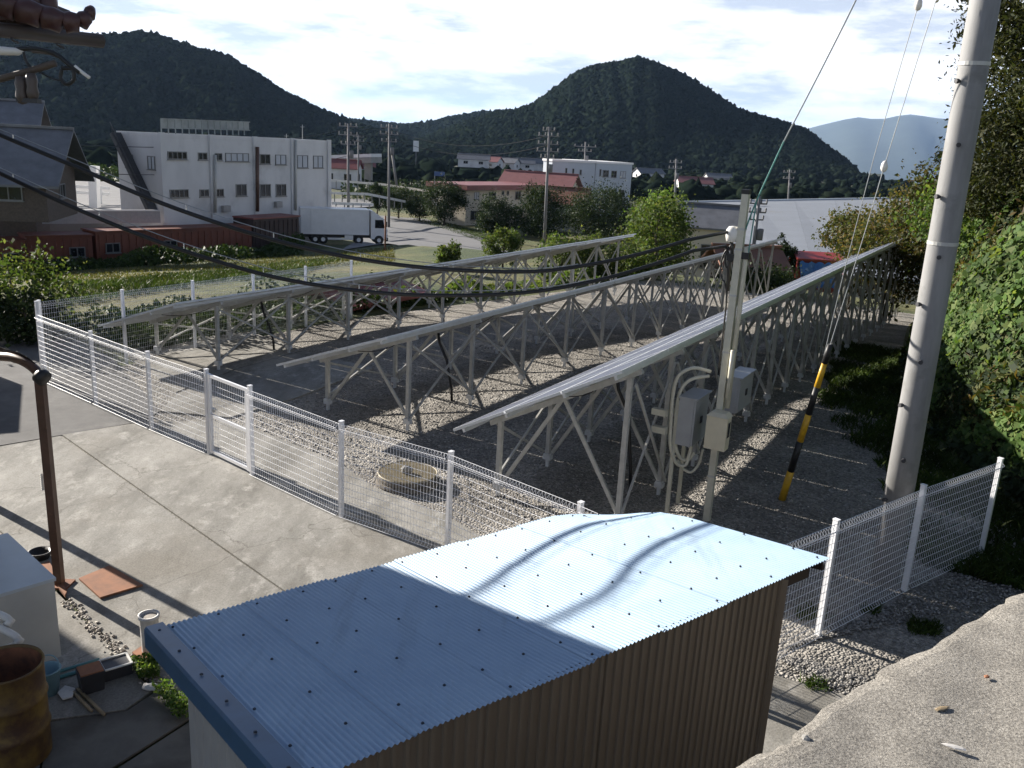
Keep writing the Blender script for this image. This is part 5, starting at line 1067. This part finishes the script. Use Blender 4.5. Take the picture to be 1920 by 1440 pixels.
# --- rusty red containers
def container(label, pxa, pxb, pyb, d0, d1, h, m, wind=()):
    a, b = KD(pxa, pyb, d0), KD(pxb, pyb, d1); zb = min(float(terr(a[0], a[1])), float(terr(b[0], b[1])))-.1
    a[2] = b[2] = 0; dx = (b-a)/np.linalg.norm(b-a); o = np.array([dx[1], -dx[0], 0]); o = o if o[1] < 0 else -o; l = np.linalg.norm(b-a); zt = KD(pxa, 408, d0)[2]; zt = zb+h
    t = thing('container', label, 'container', np.array([a[0], a[1], zb]), 'rusty containers below the white building'); D = -o*2.4
    part('body', MB().box8([a+Z*zb, b+Z*zb, b+D+Z*zb, a+D+Z*zb, a+Z*(zt-.12), b+Z*(zt-.12), b+D+Z*(zt-.12), a+D+Z*(zt-.12)]), m, t)
    part('roof', MB().box8([p+Z*(zt-.118) for p in (a-dx*.1+o*.12, b+dx*.1+o*.12, b+D+dx*.1, a+D-dx*.1)]+[p+Z*zt for p in (a-dx*.1+o*.12, b+dx*.1+o*.12, b+D+dx*.1, a+D-dx*.1)]), m if m == 'containered' else 'redroof', t)
    n = int(l/.55)
    me = MB().box((0, 0, 0), dx*.07, o*.035, Z*((zt-zb-.5)/2)).mesh('rib', m)
    for k in range(n):
        c = a+dx*(l*(k+.5)/n)+o*.036+Z*((zt+zb)/2-.05); r_ = link('rib', me, t); r_.location = tuple(c-ORG[t])
    for f in wind: window(t, a+dx*l*f+o*.08+Z*(zb+(zt-zb)*.52), dx, o, 1.1, .75, 'glass', 1)
    return t
container('leftmost rusty red container at the left edge', -170, 48, 458, 73, 72, 2.7, 'containered', (.86,))
container('middle rusty red container with small windows', 50, 173, 456, 72, 73, 2.7, 'containered', (.75,))
container('long rusty red container below the white building', 180, 472, 452, 73, 79, 2.7, 'containered', (.09, .44))
container('dark brown shed at the right end of the rusty containers', 476, 561, 452, 79, 83, 3.1, 'darkshed')
# --- truck
ta = T(563, 461); td = math.hypot(ta[0], ta[1]); tb = KD(723, 463, td+1.0); tz = float(terr((ta[0]+tb[0])/2, (ta[1]+tb[1])/2))+.06
ta[2] = tb[2] = tz; tx = (tb-ta)/np.linalg.norm(tb-ta); to = np.array([tx[1], -tx[0], 0]); to = to if to[1] < 0 else -to; tl = np.linalg.norm(tb-ta); s_ = tl/8.4
tk = thing('truck', 'white box truck parked on the lot below the white building', 'truck', ta)
def tp(x, y, z): return ta+tx*x*s_+to*y*s_+Z*z*s_
def tbox(x0, x1, y0, y1, z0, z1): return MB().box8([tp(x0, y0, z0), tp(x1, y0, z0), tp(x1, y1, z0), tp(x0, y1, z0), tp(x0, y0, z1), tp(x1, y0, z1), tp(x1, y1, z1), tp(x0, y1, z1)])
part('cargo_box', tbox(0, 6.55, -1.15, 1.15, .95, 3.3), 'truckgrey', tk)
part('cargo_roof', tbox(-.03, 6.58, -1.18, 1.18, 3.302, 3.40), 'truckwhite', tk)
for x in (0.04, 1.0, 6.5): part('box_post', tbox(x-.04, x+.04, 1.152, 1.19, .95, 3.3), 'truckwhite', tk)
part('lower_rail', tbox(0, 6.55, 1.152, 1.18, .95, 1.15), 'truckwhite', tk)
part('rear_door', tbox(-.05, -.002, -1.1, 1.1, 1.0, 3.25), 'truckwhite', tk)
cabp = [(6.75, .55), (8.35, .55), (8.40, 1.45), (8.30, 1.75), (8.02, 2.55), (7.85, 2.68), (6.75, 2.70)]
part('cab', MB().extr([tp(x, -1.05, z) for x, z in cabp], to*2.1*s_), 'truckwhite', tk)
part('wind_deflector', MB().extr([tp(x, -.9, z) for x, z in ((6.75, 2.71), (7.8, 2.71), (6.95, 3.3), (6.75, 3.32))], to*1.8*s_), 'truckwhite', tk)
part('door_window', MB().extr([tp(x, 1.055, z) for x, z in ((7.15, 1.65), (8.12, 1.65), (7.92, 2.45), (7.15, 2.45))], to*.02), 'glass', tk)
part('windscreen', MB().extr([tp(x, -.95, z) for x, z in ((8.315, 1.75), (8.34, 1.77), (8.075, 2.55), (8.04, 2.55))], to*1.9*s_), 'glass', tk)
part('bumper', tbox(8.2, 8.46, -1.05, 1.05, .35, .72), 'chassis', tk); part('mirror', tbox(8.2, 8.3, 1.1, 1.3, 1.8, 2.3), 'chassis', tk)
for y in (-.8, .8): part('headlight', tbox(8.40, 8.44, y-.15, y+.15, .8, 1.0), 'lamp', tk)
part('chassis_rail', tbox(.1, 7.2, -.5, .5, .6, .93), 'chassis', tk)
part('side_guard', tbox(2.4, 4.9, 1.0, 1.08, .45, .62), 'truckgrey', tk); part('fuel_tank', tbox(4.2, 5.0, .75, 1.1, .42, .9), 'truckgrey', tk); part('tail_light', tbox(-.05, .05, .9, 1.1, .62, .78), 'redpaint', tk)
for x in (1.35, 2.1, 5.55, 7.55):
    for y in (-1, 1):
        w_ = part('tyre', MB().lathe(tp(x, y*.98, .46), [(.2*s_, -.13), (.44*s_, -.13), (.46*s_, -.08), (.46*s_, .08), (.44*s_, .13), (.2*s_, .13)], 18, axis=to), 'tyre', tk, True); part('rim', MB().lathe(tp(x, y*.98, .46), [(.001, .09*y), (.26*s_, .12*y), (.26*s_, -.1*y), (.001, -.1*y)], 14, axis=to), 'truckgrey', w_)
# --- cream building with maroon flat roof and others in the middle distance
def block(name, label, pxa, pxb, pyb, ptop, d0, d1, depth, m, roofm, wins=(), over=.35, rt=.25, cat='building', group=None, zb=None):
    a, b = KD(pxa, pyb, d0), KD(pxb, pyb, d1); zbb = zb if zb is not None else min(float(terr(a[0], a[1])), float(terr(b[0], b[1])))-.2; zt = KD(pxa, ptop, d0)[2]; a[2] = b[2] = 0
    dx = (b-a)/np.linalg.norm(b-a); o = np.array([dx[1], -dx[0], 0]); o = o if o[1] < 0 else -o; D = -o*depth; l = np.linalg.norm(b-a)
    t = thing(name, label, cat, np.array([a[0], a[1], zbb]), group)
    part('wall', MB().box8([p+Z*zbb for p in (a, b, b+D, a+D)]+[p+Z*(zt-rt) for p in (a, b, b+D, a+D)]), m, t)
    q_ = (a-dx*over+o*over, b+dx*over+o*over, b+D+dx*over-o*over, a+D-dx*over-o*over); part('roof', MB().box8([p+Z*(zt-rt+.002) for p in q_]+[p+Z*zt for p in q_]), roofm, t)
    for (x0, x1, y0, y1, pane, mu) in wins:
        p, r_ = onplane(x0, (y0+y1)/2, a, o), onplane(x1, (y0+y1)/2, a, o); c = (p+r_)/2; hh = abs(onplane((x0+x1)/2, y0, a, o)[2]-onplane((x0+x1)/2, y1, a, o)[2]); window(t, c, dx, o, max(.4, np.linalg.norm((r_-p)[:2])), max(.4, hh), pane, mu)
    return t, a, b, dx, o, zbb, zt
block('cream_building', 'cream two storey building with overhanging maroon flat roof', 872, 1000, 424, 346, 126, 138, 5.5, 'rendercream', 'redroof', ((889, 898, 360, 374, 'shutter', 1), (916, 929, 360, 375, 'glass', 1), (941, 945, 358, 365, 'glass', 0), (950, 954, 358, 365, 'glass', 0), (966, 976, 359, 374, 'glass', 1), (882, 905, 395, 412, 'glass', 2)), over=1.3, rt=.7)
block('pale_blue_building', 'pale blue grey three storey building left of the large roof', 1111, 1178, 400, 302, 158, 164, 9, 'renderblue', 'signwhite', ((1124, 1127, 317, 330, 'glass', 0), (1130, 1141, 319, 332, 'glass', 1), (1146, 1156, 320, 333, 'glass', 1), (1163, 1173, 321, 334, 'shutter', 1), (1143, 1152, 355, 368, 'glass', 1), (1160, 1170, 356, 370, 'glass', 1)), over=.15, rt=.35)
block('pale_blue_wing', 'blank pale blue wing with three slit windows beside the pale blue building', 1030, 1110, 396, 298, 152, 158, 2.5, 'renderblue', 'signwhite', ((1060, 1063, 315, 325, 'glass', 0), (1073, 1076, 316, 327, 'glass', 0), (1087, 1090, 318, 328, 'glass', 0)), over=.15, rt=.35)
def gable(name, label, c, yaw, w, dpt, hw, hr, wm, rm, cat='house', group=None, wins=2, over=.5):
    ex, ey = yawbox(c, yaw); c = np.array(c, float); t = thing(name, label, cat, c, group)
    def q(x, y, z): return c+ex*x+ey*y+Z*z
    w2, d2 = w/2, dpt/2
    part('wall', MB().add([q(-w2, -d2, -.3), q(w2, -d2, -.3), q(w2, d2, -.3), q(-w2, d2, -.3), q(-w2, -d2, hw), q(w2, -d2, hw), q(w2, d2, hw), q(-w2, d2, hw), q(-w2, 0, hw+hr*.94), q(w2, 0, hw+hr*.94)], [(0, 1, 5, 4), (2, 3, 7, 6), (1, 2, 6, 9, 5), (3, 0, 4, 8, 7)]), wm, t)
    for s in (-1, 1):
        e = over; dz = -e*hr/d2
        o = part('roof', MB().extr([q(-w2-e, s*(d2+e), hw+dz+.04), q(w2+e, s*(d2+e), hw+dz+.04), q(w2+e, 0, hw+hr+.04), q(-w2-e, 0, hw+hr+.04)][::s], Z*.14), rm, t)
    part('ridge_cap', MB().bar(q(-w2-over, 0, hw+hr+.22), q(w2+over, 0, hw+hr+.22), .35, .16), rm, t)
    for k in range(wins):
        for sd in (-1,):
            window(t, q(-w2+w*(k+.5)/wins, sd*d2, hw*.55), ex, ey*sd, min(1.6, w/wins*.5), hw*.36, 'glass', 1)
        window(t, q(w2, 0, hw*.55), ey, ex, 1.2, hw*.36, 'glass', 1) if k == 0 else None
        window(t, q(-w2, 0, hw*.55), -ey, -ex, 1.2, hw*.36, 'glass', 1) if k == 0 else None
    return t
g1 = groundat(1010, 146); gable('tile_roof_house', 'house with dull rose tiled gable roof behind the cream building', g1, rad(-18), 11, 8, zat(1010, 352, 146)-g1[2], zat(1010, 325, 146)-zat(1010, 352, 146), 'rendercream', 'rosetile', over=.8)
g2 = groundat(1050, 128); gable('orange_roof_house', 'low white house with an orange tiled roof in front of the pale blue wing', g2, rad(-14), 7.5, 5.5, zat(1050, 378, 128)-g2[2], zat(1050, 353, 128)-zat(1050, 378, 128), 'renderwhite', 'orangeroof', wins=3)
# big grey warehouse roof
wr = [KD(1262, 378, 150), KD(1715, 366, 165), KD(1760, 455, 82), KD(1330, 452, 82)]; zc = [-2.6, -2.4, -3.6, -3.7]
for p, z in zip(wr, (KD(1262, 380, 150)[2], KD(1715, 372, 165)[2], -4.3, -4.3)): p[2] = z
wh = thing('warehouse', 'huge low pitched pale grey warehouse roof right of centre', 'warehouse', np.array([wr[3][0], wr[3][1], -7])); wc = np.mean(wr, 0)
for k in range(6):
    f0, f1_ = k/6+.0002, (k+1)/6-.0002; a, b = wr[0]*(1-f0)+wr[1]*f0, wr[0]*(1-f1_)+wr[1]*f1_; c, d = wr[3]*(1-f1_)+wr[2]*f1_, wr[3]*(1-f0)+wr[2]*f0; part('roof_panel', MB().extr([d, c, b, a], (0, 0, -.25)), 'bigroof', wh)
part('wall', MB().prism([((p[0]-wc[0])*.985+wc[0], (p[1]-wc[1])*.985+wc[1]) for p in wr][::-1], -8, -4.62), 'rendercream', wh)
part('ridge_trim', MB().bar(wr[0]+Z*.12, wr[1]+Z*.12, .5, .25), 'renderblue', wh)
g3 = groundat(1300, 78); gable('hip_house', 'small house with slate grey roof and red trim left of the service pole top', g3, rad(-12), 7, 5.5, zat(1300, 418, 78)-g3[2], zat(1300, 385, 78)-zat(1300, 418, 78), 'rendercream', 'greytile')
g4 = groundat(1408, 58); gable('rusty_roof_shed', 'low shed with rusty orange sheet roof beyond the middle array', g4, rad(8), 3.6, 3.6, zat(1415, 497, 58)-g4[2], zat(1415, 468, 58)-zat(1415, 497, 58), 'darkshed', 'orangeroof', 'shed', wins=1)
vb = groundat(1545, 62); rv = thing('red_shelter', 'red canopy shelter half covered by a crumpled blue sheet', 'shelter', vb); zt_ = zat(1545, 478, 62); hx_ = 45*60/1640
part('canopy', MB().extr([vb+np.array([-hx_, -1, zt_-vb[2]-.35]), vb+np.array([hx_, -1, zt_-vb[2]-.35]), vb+np.array([hx_*.95, .6, zt_-vb[2]]), vb+np.array([-hx_*.95, .6, zt_-vb[2]])], Z*.12), 'redpaint', rv)
part('back_panel', MB().abox(vb[0]-hx_, vb[0]+hx_, vb[1]+.6, vb[1]+.7, vb[2], zt_-.2), 'redpaint', rv)
for s in (-1, 1): part('leg', MB().bar(vb+np.array([s*hx_*.95, -.9, 0]), vb+np.array([s*hx_*.95, -.9, zt_-vb[2]-.36]), .1, .1), 'redpaint', rv)
mb = MB(); nx_ = 14
for j in range(8):
    for i in range(nx_+1): mb.v.append((vb[0]-hx_*.9+hx_*1.5*i/nx_, vb[1]-1.15-.10*j+.12*math.sin(i*1.3+j), zt_-.42-.22*j+.08*math.sin(i*1.9+j*.7)))
for j in range(7):
    for i in range(nx_): mb.f.append((j*(nx_+1)+i, (j+1)*(nx_+1)+i, (j+1)*(nx_+1)+i+1, j*(nx_+1)+i+1)); mb.mi.append(0)
part('blue_sheet', mb, 'bluetarp', rv, True)
# parked cars in front of the warehouse
def car(label, px, d, col, yaw):
    b = groundat(px, d); b[2] += .1; t = thing('parked_car', label, 'car', b, 'cars parked by the warehouse'); ex, ey = yawbox(b, yaw)
    def q(x, y, z): return b+ex*x+ey*y+Z*z
    part('body', MB().extr([q(x, -.8, z) for x, z in ((-1.9, .3), (1.9, .3), (1.95, .75), (1.1, .9), (.6, 1.45), (-1.3, 1.48), (-1.9, .95))], ey*1.6), col, t)
    for y in (-.805, .805): part('side_window', MB().extr([q(x, y, z) for x, z in ((-1.5, .95), (.95, .95), (.55, 1.38), (-1.25, 1.4))], ey*.01*np.sign(y)), 'glass', t)
    part('windscreen', MB().extr([q(x, -.7, z) for x, z in ((1.08, .95), (1.1, .97), (.66, 1.43), (.62, 1.43))], ey*1.4), 'glass', t)
    for x in (-1.2, 1.2):
        for y in (-.75, .75): part('wheel', MB().lathe(q(x, y, .3), [(.001, -.1), (.3, -.1), (.3, .1), (.001, .1)], 12, axis=ey), 'tyre', t)
for k, (px, d) in enumerate(((1492, 74), (1518, 75), (1545, 75), (1572, 76))): car(['first white car from the left by the warehouse', 'second white car from the left by the warehouse', 'third white car from the left by the warehouse', 'rightmost white car by the warehouse near the olive shrubs'][k], px, d, 'truckwhite', rad(80))
# grey tiled house at the left
g5 = groundat(20, 66); gl_ = gable('grey_tile_house', 'traditional house with grey tiled roof and white walls at the left edge', KD(-15, 395, 66)*np.array([1, 1, 0])+Z*(KD(-15, 395, 66)[2]), rad(12), 8.5, 6.5, KD(-15, 318, 66)[2]-KD(-15, 395, 66)[2], KD(-15, 240, 66)[2]-KD(-15, 318, 66)[2], 'eavewood', 'greytile', over=1.0)
g6 = KD(-25, 330, 78); gable('grey_tile_house', 'taller grey roofed house behind the traditional one at the left edge', np.array([g6[0], g6[1], -5.0]), rad(20), 7.0, 6, KD(-25, 240, 78)[2]+5.0, KD(-25, 190, 78)[2]-KD(-25, 240, 78)[2], 'eavewood', 'greytile', over=.8)
# low retaining wall below those houses, terrace of the white building
ra, rb = KD(-140, 408, 79), KD(640, 398, 101); ra[2] = rb[2] = 0; rdx = (rb-ra)/np.linalg.norm(rb-ra); ron = np.array([-rdx[1], rdx[0], 0])
mb = MB(); mb.prism([(p[0], p[1]) for p in (ra, rb, rb+ron*40, ra+ron*60)], -9, zb_+.05); struct('building_terrace', mb, 'asphroad')
# yard wall and white column, parked van beside the white building
yw = thing('yard_wall', 'low grey yard wall between the grey tiled house and the white building', 'wall', KD(100, 395, 77)); ya, yb = KD(62, 398, 77), KD(300, 402, 79)
for k in range(8): a, b = ya*(1-k/8)+yb*k/8, ya*(1-(k+1)/8)+yb*(k+1)/8; a[2] = b[2] = 0; part('wall_panel', MB().bar(a+Z*(zb_+.5)+(b-a)*.005, b+Z*(zb_+.5)-(b-a)*.005, .15, .95), 'boxgrey', yw)
part('coping', MB().bar(np.array([ya[0], ya[1], zb_+1.03]), np.array([yb[0], yb[1], zb_+1.03]), .22, .1), 'whitebar', yw)
cp = KD(177, 375, 92); solo('white_column', MB().bar(np.array([cp[0], cp[1], zb_-.1]), KD(176, 311, 92), .75, .75), 'signwhite', 'plain white square column left of the white building', 'column', np.array([cp[0], cp[1], zb_]))
gr_ = thing('guardrail', 'white pipe guardrail left of the white column', 'guardrail', KD(95, 348, 95))
for py in (347, 358): part('rail', MB().bar(KD(92, py, 95), KD(205, py+6, 97), .25, .28), 'whitebar', gr_)
for px in (100, 140, 188): a = KD(px, 347+(px-92)*.05, 96); part('post', MB().bar(np.array([a[0], a[1], zb_]), a, .15, .15), 'whitebar', gr_)
def rail(label, pts, d, hpx, n, m='whitebar'):
    t = thing('guardrail', label, 'guardrail', KD(pts[0][0], pts[0][1], d)); P_ = [KD(x, y, d+(4*i)) for i, (x, y) in enumerate(pts)]
    for a, b in zip(P_[:-1], P_[1:]):
        part('rail', MB().bar(a, b, .08, .32), m, t)
    for a, b in zip(P_[:-1], P_[1:]):
        for k in range(n): c = a+(b-a)*(k+.5)/n; part('post', MB().bar(np.array([c[0], c[1], c[2]-1.1]), c, .12, .12), 'bridge', t)
    return t
rail('grey guardrail along the upper road left of the maroon roof', [(620, 338), (720, 346), (800, 358), (850, 370)], 135, 8, 5)
rail('white guardrail on the lower road beside the round trees', [(620, 362), (690, 364), (760, 378)], 118, 8, 5)
rail('lower white guardrail in front of the lower road', [(622, 381), (700, 384)], 108, 8, 5)
br = thing('bridge', 'grey road bridge with concrete piers right of the white building', 'bridge', KD(650, 330, 220)); a, b = KD(560, 305, 222), KD(706, 300, 214)
part('deck', MB().bar(a, b, 7, 1.3), 'bridge', br); part('parapet', MB().bar(a+Z*1.05, b+Z*1.05, 6.6, .75), 'whitebar', br)
for f in (.35, .62, .9): c = a*(1-f)+b*f; part('pier', MB().bar(np.array([c[0], c[1], -9]), c-Z*.66, 2.2, 1.6), 'bridge', br)
for k, (px, pt_, d, w, hh, m, rm, lab) in enumerate(((640, 300, 205, 8, 3.5, 'renderwhite', 'redroof', 'small white house under the bridge right of the white building'), (668, 296, 240, 9, 4, 'renderblue', 'redroof', 'small house with red roof beside the bridge'))):
    g = groundat(px, d); gable('far_house', lab, g, rad(10*k), w, 6, max(2.5, zat(px, pt_+14, d)-g[2]), 1.6, m, rm)
fh = [(888, 306, 330), (912, 309, 350), (945, 311, 360), (975, 312, 365), (1003, 312, 370), (1215, 330, 380), (1345, 338, 420), (1300, 352, 300)]
fl2 = ['pale far house at the hill foot, leftmost of five above the maroon roof', 'second pale far house at the hill foot above the maroon roof', 'third pale far house at the hill foot above the rose tiled roof', 'fourth pale far house at the hill foot above the rose tiled roof', 'fifth pale far house just left of the pale blue wing', 'pale far house just right of the pale blue building', 'pale far house at the foot of the right hill flank', 'tiny pale shed right of the pale blue building in the dark trees', 'pale long roofed house low on the left hill', 'small pale house higher on the left hill']
for (px, py, d), lab in zip(fh, fl2):
    p = KD(px, py+6, d); gable('far_house', lab, p, random.uniform(-.4, .4), 11, 7, 2.6, 1.7, 'renderwhite', random.choice(['greytile', 'rosetile', 'greytile']), group='pale houses at the foot of the hills')
    lp_ = link('house_plinth', MB().abox(p[0]-7, p[0]+7, p[1]-3.6, p[1]+9, -10, p[2]-.32).mesh('house_plinth', 'forestfloor')); lp_['kind'] = 'structure'
sg = KD(780, 284, 330); s2 = thing('white_sign', 'small white signboard on a post below the saddle of the hills', 'sign', np.array([sg[0], sg[1], -9])); part('board', MB().box(KD(780, 274, 330), (1.0, 0, 0), (0, .1, 0), (0, 0, 1.9)), 'signwhite', s2); part('post', MB().bar(np.array([sg[0], sg[1]+.2, -9]), KD(780, 284, 330)+np.array([0, .2, 0]), .3, .3), 'polegrey', s2)
b2_ = KD(825, 326, 128); s3 = thing('blue_sign', 'small blue road sign above the maroon roof', 'sign', b2_); part('board', MB().box(KD(824, 326, 128), (.75, 0, 0), (0, .05, 0), (0, 0, .3)), 'signblue', s3); part('post', MB().tube([KD(815, 326, 128.1), KD(815, 352, 128.1)], .05, 6), 'steel', s3)
# --- power poles
def ppole(label, px, pyt, pyb, d, arms, lean=0, second=False, dark=False):
    top, bot = KD(px, pyt, d), KD(px+lean, pyb, d); bot[2] = min(bot[2], float(terr(bot[0], bot[1]))); t = thing('power_pole', label, 'power pole', bot, 'distant power poles')
    part('shaft', MB().tube([bot, top], [.19, .13], 8), 'polegrey', t, True)
    for k, (f, w) in enumerate(arms):
        c = top-Z*f; part('crossarm', MB().bar(c+np.array([-w/2, 0, 0]), c+np.array([w/2, .2, 0]), .1, .12), 'polegrey', t)
        for s in np.linspace(-.45, .45, 4 if w > 1.2 else 2): part('insulator', MB().lathe(c+np.array([w*s, .1*s, .06]), [(.001, 0), (.09, .02), (.06, .16), (.10, .2), (.05, .32), (.001, .33)], 7), 'polegrey', t)
    part('transformer', MB().lathe(top-Z*(arms[-1][0]+1.2)+np.array([.42, -.1, 0]), [(.001, -.45), (.25, -.45), (.27, .4), (.2, .5), (.001, .5)], 10), 'polegrey', t, True)
    if second: part('stay_pole', MB().tube([KD(px+14, pyb-2, d), KD(px+4, pyt+45, d)], .16, 7), 'polegrey', t, True)
    return t
ppole('power pole right of the white building', 653, 232, 396, 112, ((.3, 2.2), (1.3, 2.4), (2.4, 1.8)))
ppole('paired power pole with leaning prop left of the saddle', 730, 232, 350, 118, ((.5, 2.2), (1.3, 2.4), (2.2, 2.0)), second=True)
ppole('power pole with many insulators left of the pale blue wing', 1030, 238, 385, 104, ((.4, 1.4), (1.0, 2.4), (1.9, 2.4), (2.7, 2.6), (3.4, 1.6)), lean=-5)
ppole('short power pole above the pale blue building roof', 1098, 266, 330, 160, ((.8, 4.0), (1.6, 2.4)))
ppole('power pole right of the pale blue building', 1268, 298, 385, 150, ((.6, 2.0), (1.5, 2.2)))
ppole('thin power pole in front of the right hill flank', 1481, 318, 380, 170, ((.5, 2.2), (1.6, 2.0)))
ppole('power pole just right of the service pole top', 1424, 368, 442, 76, ((.6, 1.5), (1.3, 1.5), (1.9, 1.2)), lean=-7)
ppole('faint power pole behind the one right of the white building', 672, 252, 320, 190, ((.5, 2.2), (1.4, 2.4)))
def span(lab, a, b, sag): 
    pts = [a*(1-f)+b*f-Z*sag*4*f*(1-f) for f in np.linspace(0, 1, 14)]; solo('power_line', MB().tube(pts, .028, 4), 'cable', lab, 'power line', pts[0])
for k, dz in enumerate((.3, 1.9)): span('power line strung past the white building, %s one' % ('upper' if k == 0 else 'lower'), KD(150, 272+26*k*2, 74), KD(653, 240+26*k*2, 112), .9)
for k in range(3): span(['highest', 'middle', 'lowest'][k]+' thin power line between the two poles right of the white building', KD(653, 236+12*k, 112), KD(730, 238+12*k, 118), .4)
for k in range(2): span(['upper', 'lower'][k]+' long power line from the paired pole toward the pale blue wing', KD(730, 242+16*k, 118), KD(1028, 254+18*k, 104), 1.6)
# --- middle distance trees
def mtree(lab, px, pyt, pyb, rxpx, m, leaf=.34, n=70, rzf=.45, name='round_tree'):
    b = T(px, pyb); d = math.hypot(b[0], b[1]); h = zat(px, pyt, d)-b[2]; rx = rxpx*d/1640; tree(name, lab, b, h, rx, min(h*rzf, rx*1.6), m, n, 120, rx*.30, leaf*.6, 'tree', 'trees on the lot verge')
mtree('slim columnar tree leftmost on the lot verge', 706, 348, 408, 13, 'darkleaf', .28, 46, .48)
mtree('round tree with bare trunk on the lot verge', 747, 350, 410, 30, 'weedmass', .3, 70, .38)
mtree('small rounded tree between two larger ones on the lot verge', 786, 366, 415, 22, 'darkleaf', .28, 50, .42)
mtree('largest dark round tree on the lot verge before the white annex', 832, 344, 424, 37, 'darkleaf', .32, 95, .40)
mtree('dark tree with feathery top before the cream building', 928, 372, 440, 36, 'darkleaf', .32, 85, .5, 'dense_tree')
mtree('broad dark tree below the orange roof', 1010, 352, 446, 46, 'darkleaf', .34, 120, .5, 'dense_tree')
mtree('massive dark round tree below the pale blue building', 1122, 357, 444, 62, 'darkleaf', .34, 170, .5, 'dense_tree')
P_ = patch(2600, tq([(640, 352), (960, 348), (960, 372), (640, 378)])); P_[:, 2] += q.random(len(P_))*2.0; V_, F_ = leaves(P_, .7, .8, .3); stuff('roadside_hedge', V_, F_, 'darkleaf', 'dark hedge along the road embankment', 'hedge')
P_ = patch(4000, tq([(-60, 350), (260, 300), (260, 345), (-60, 380)])); P_[:, 2] += q.random(len(P_))*2.5; V_, F_ = leaves(P_, .8, .8, .3); stuff('hillside_scrub', V_, F_, 'weedmass', 'green scrub behind the grey tiled house', 'scrub')
blades(patch(5000, tq([(770, 412), (830, 415), (985, 462), (940, 468)])), .2, .022, 'grassblade', 'verge_grass', 'green grass verge along the gravel lot')
tp_ = T(722, 470); solo('thin_post', MB().tube([tp_, np.array([tp_[0], tp_[1], zat(722, 404, math.hypot(tp_[0], tp_[1]))])], .07, 7), 'rust', 'thin rusty post in front of the truck cab', 'post', tp_, smooth=True)
mr = T(655, 562); mr_ = an(22.5, -18.9, -.1); gable('low_red_shed', 'low maroon roof seen behind the rearmost array posts', mr_, rad(60), 3.0, 1.8, .15, .22, 'darkshed', 'redroof', 'shed', wins=0)
# ================================================================ AIR: thin even haze, sky outside it
mz = bpy.data.materials.new('haze'); nt = nodes(mz); nt.nodes.clear(); pv = nt.nodes.new('ShaderNodeVolumePrincipled'); pv.inputs['Color'].default_value = (.40, .62, 1.0, 1); pv.inputs['Density'].default_value = .000035; pv.inputs['Anisotropy'].default_value = .2
ot = nt.nodes.new('ShaderNodeOutputMaterial'); nt.links.new(pv.outputs[0], ot.inputs['Volume']); M['haze'] = mz
HB = MB().abox(-24000, 24000, -24000, 24000, -230, 980); struct('haze', HB, 'haze', 'stuff')
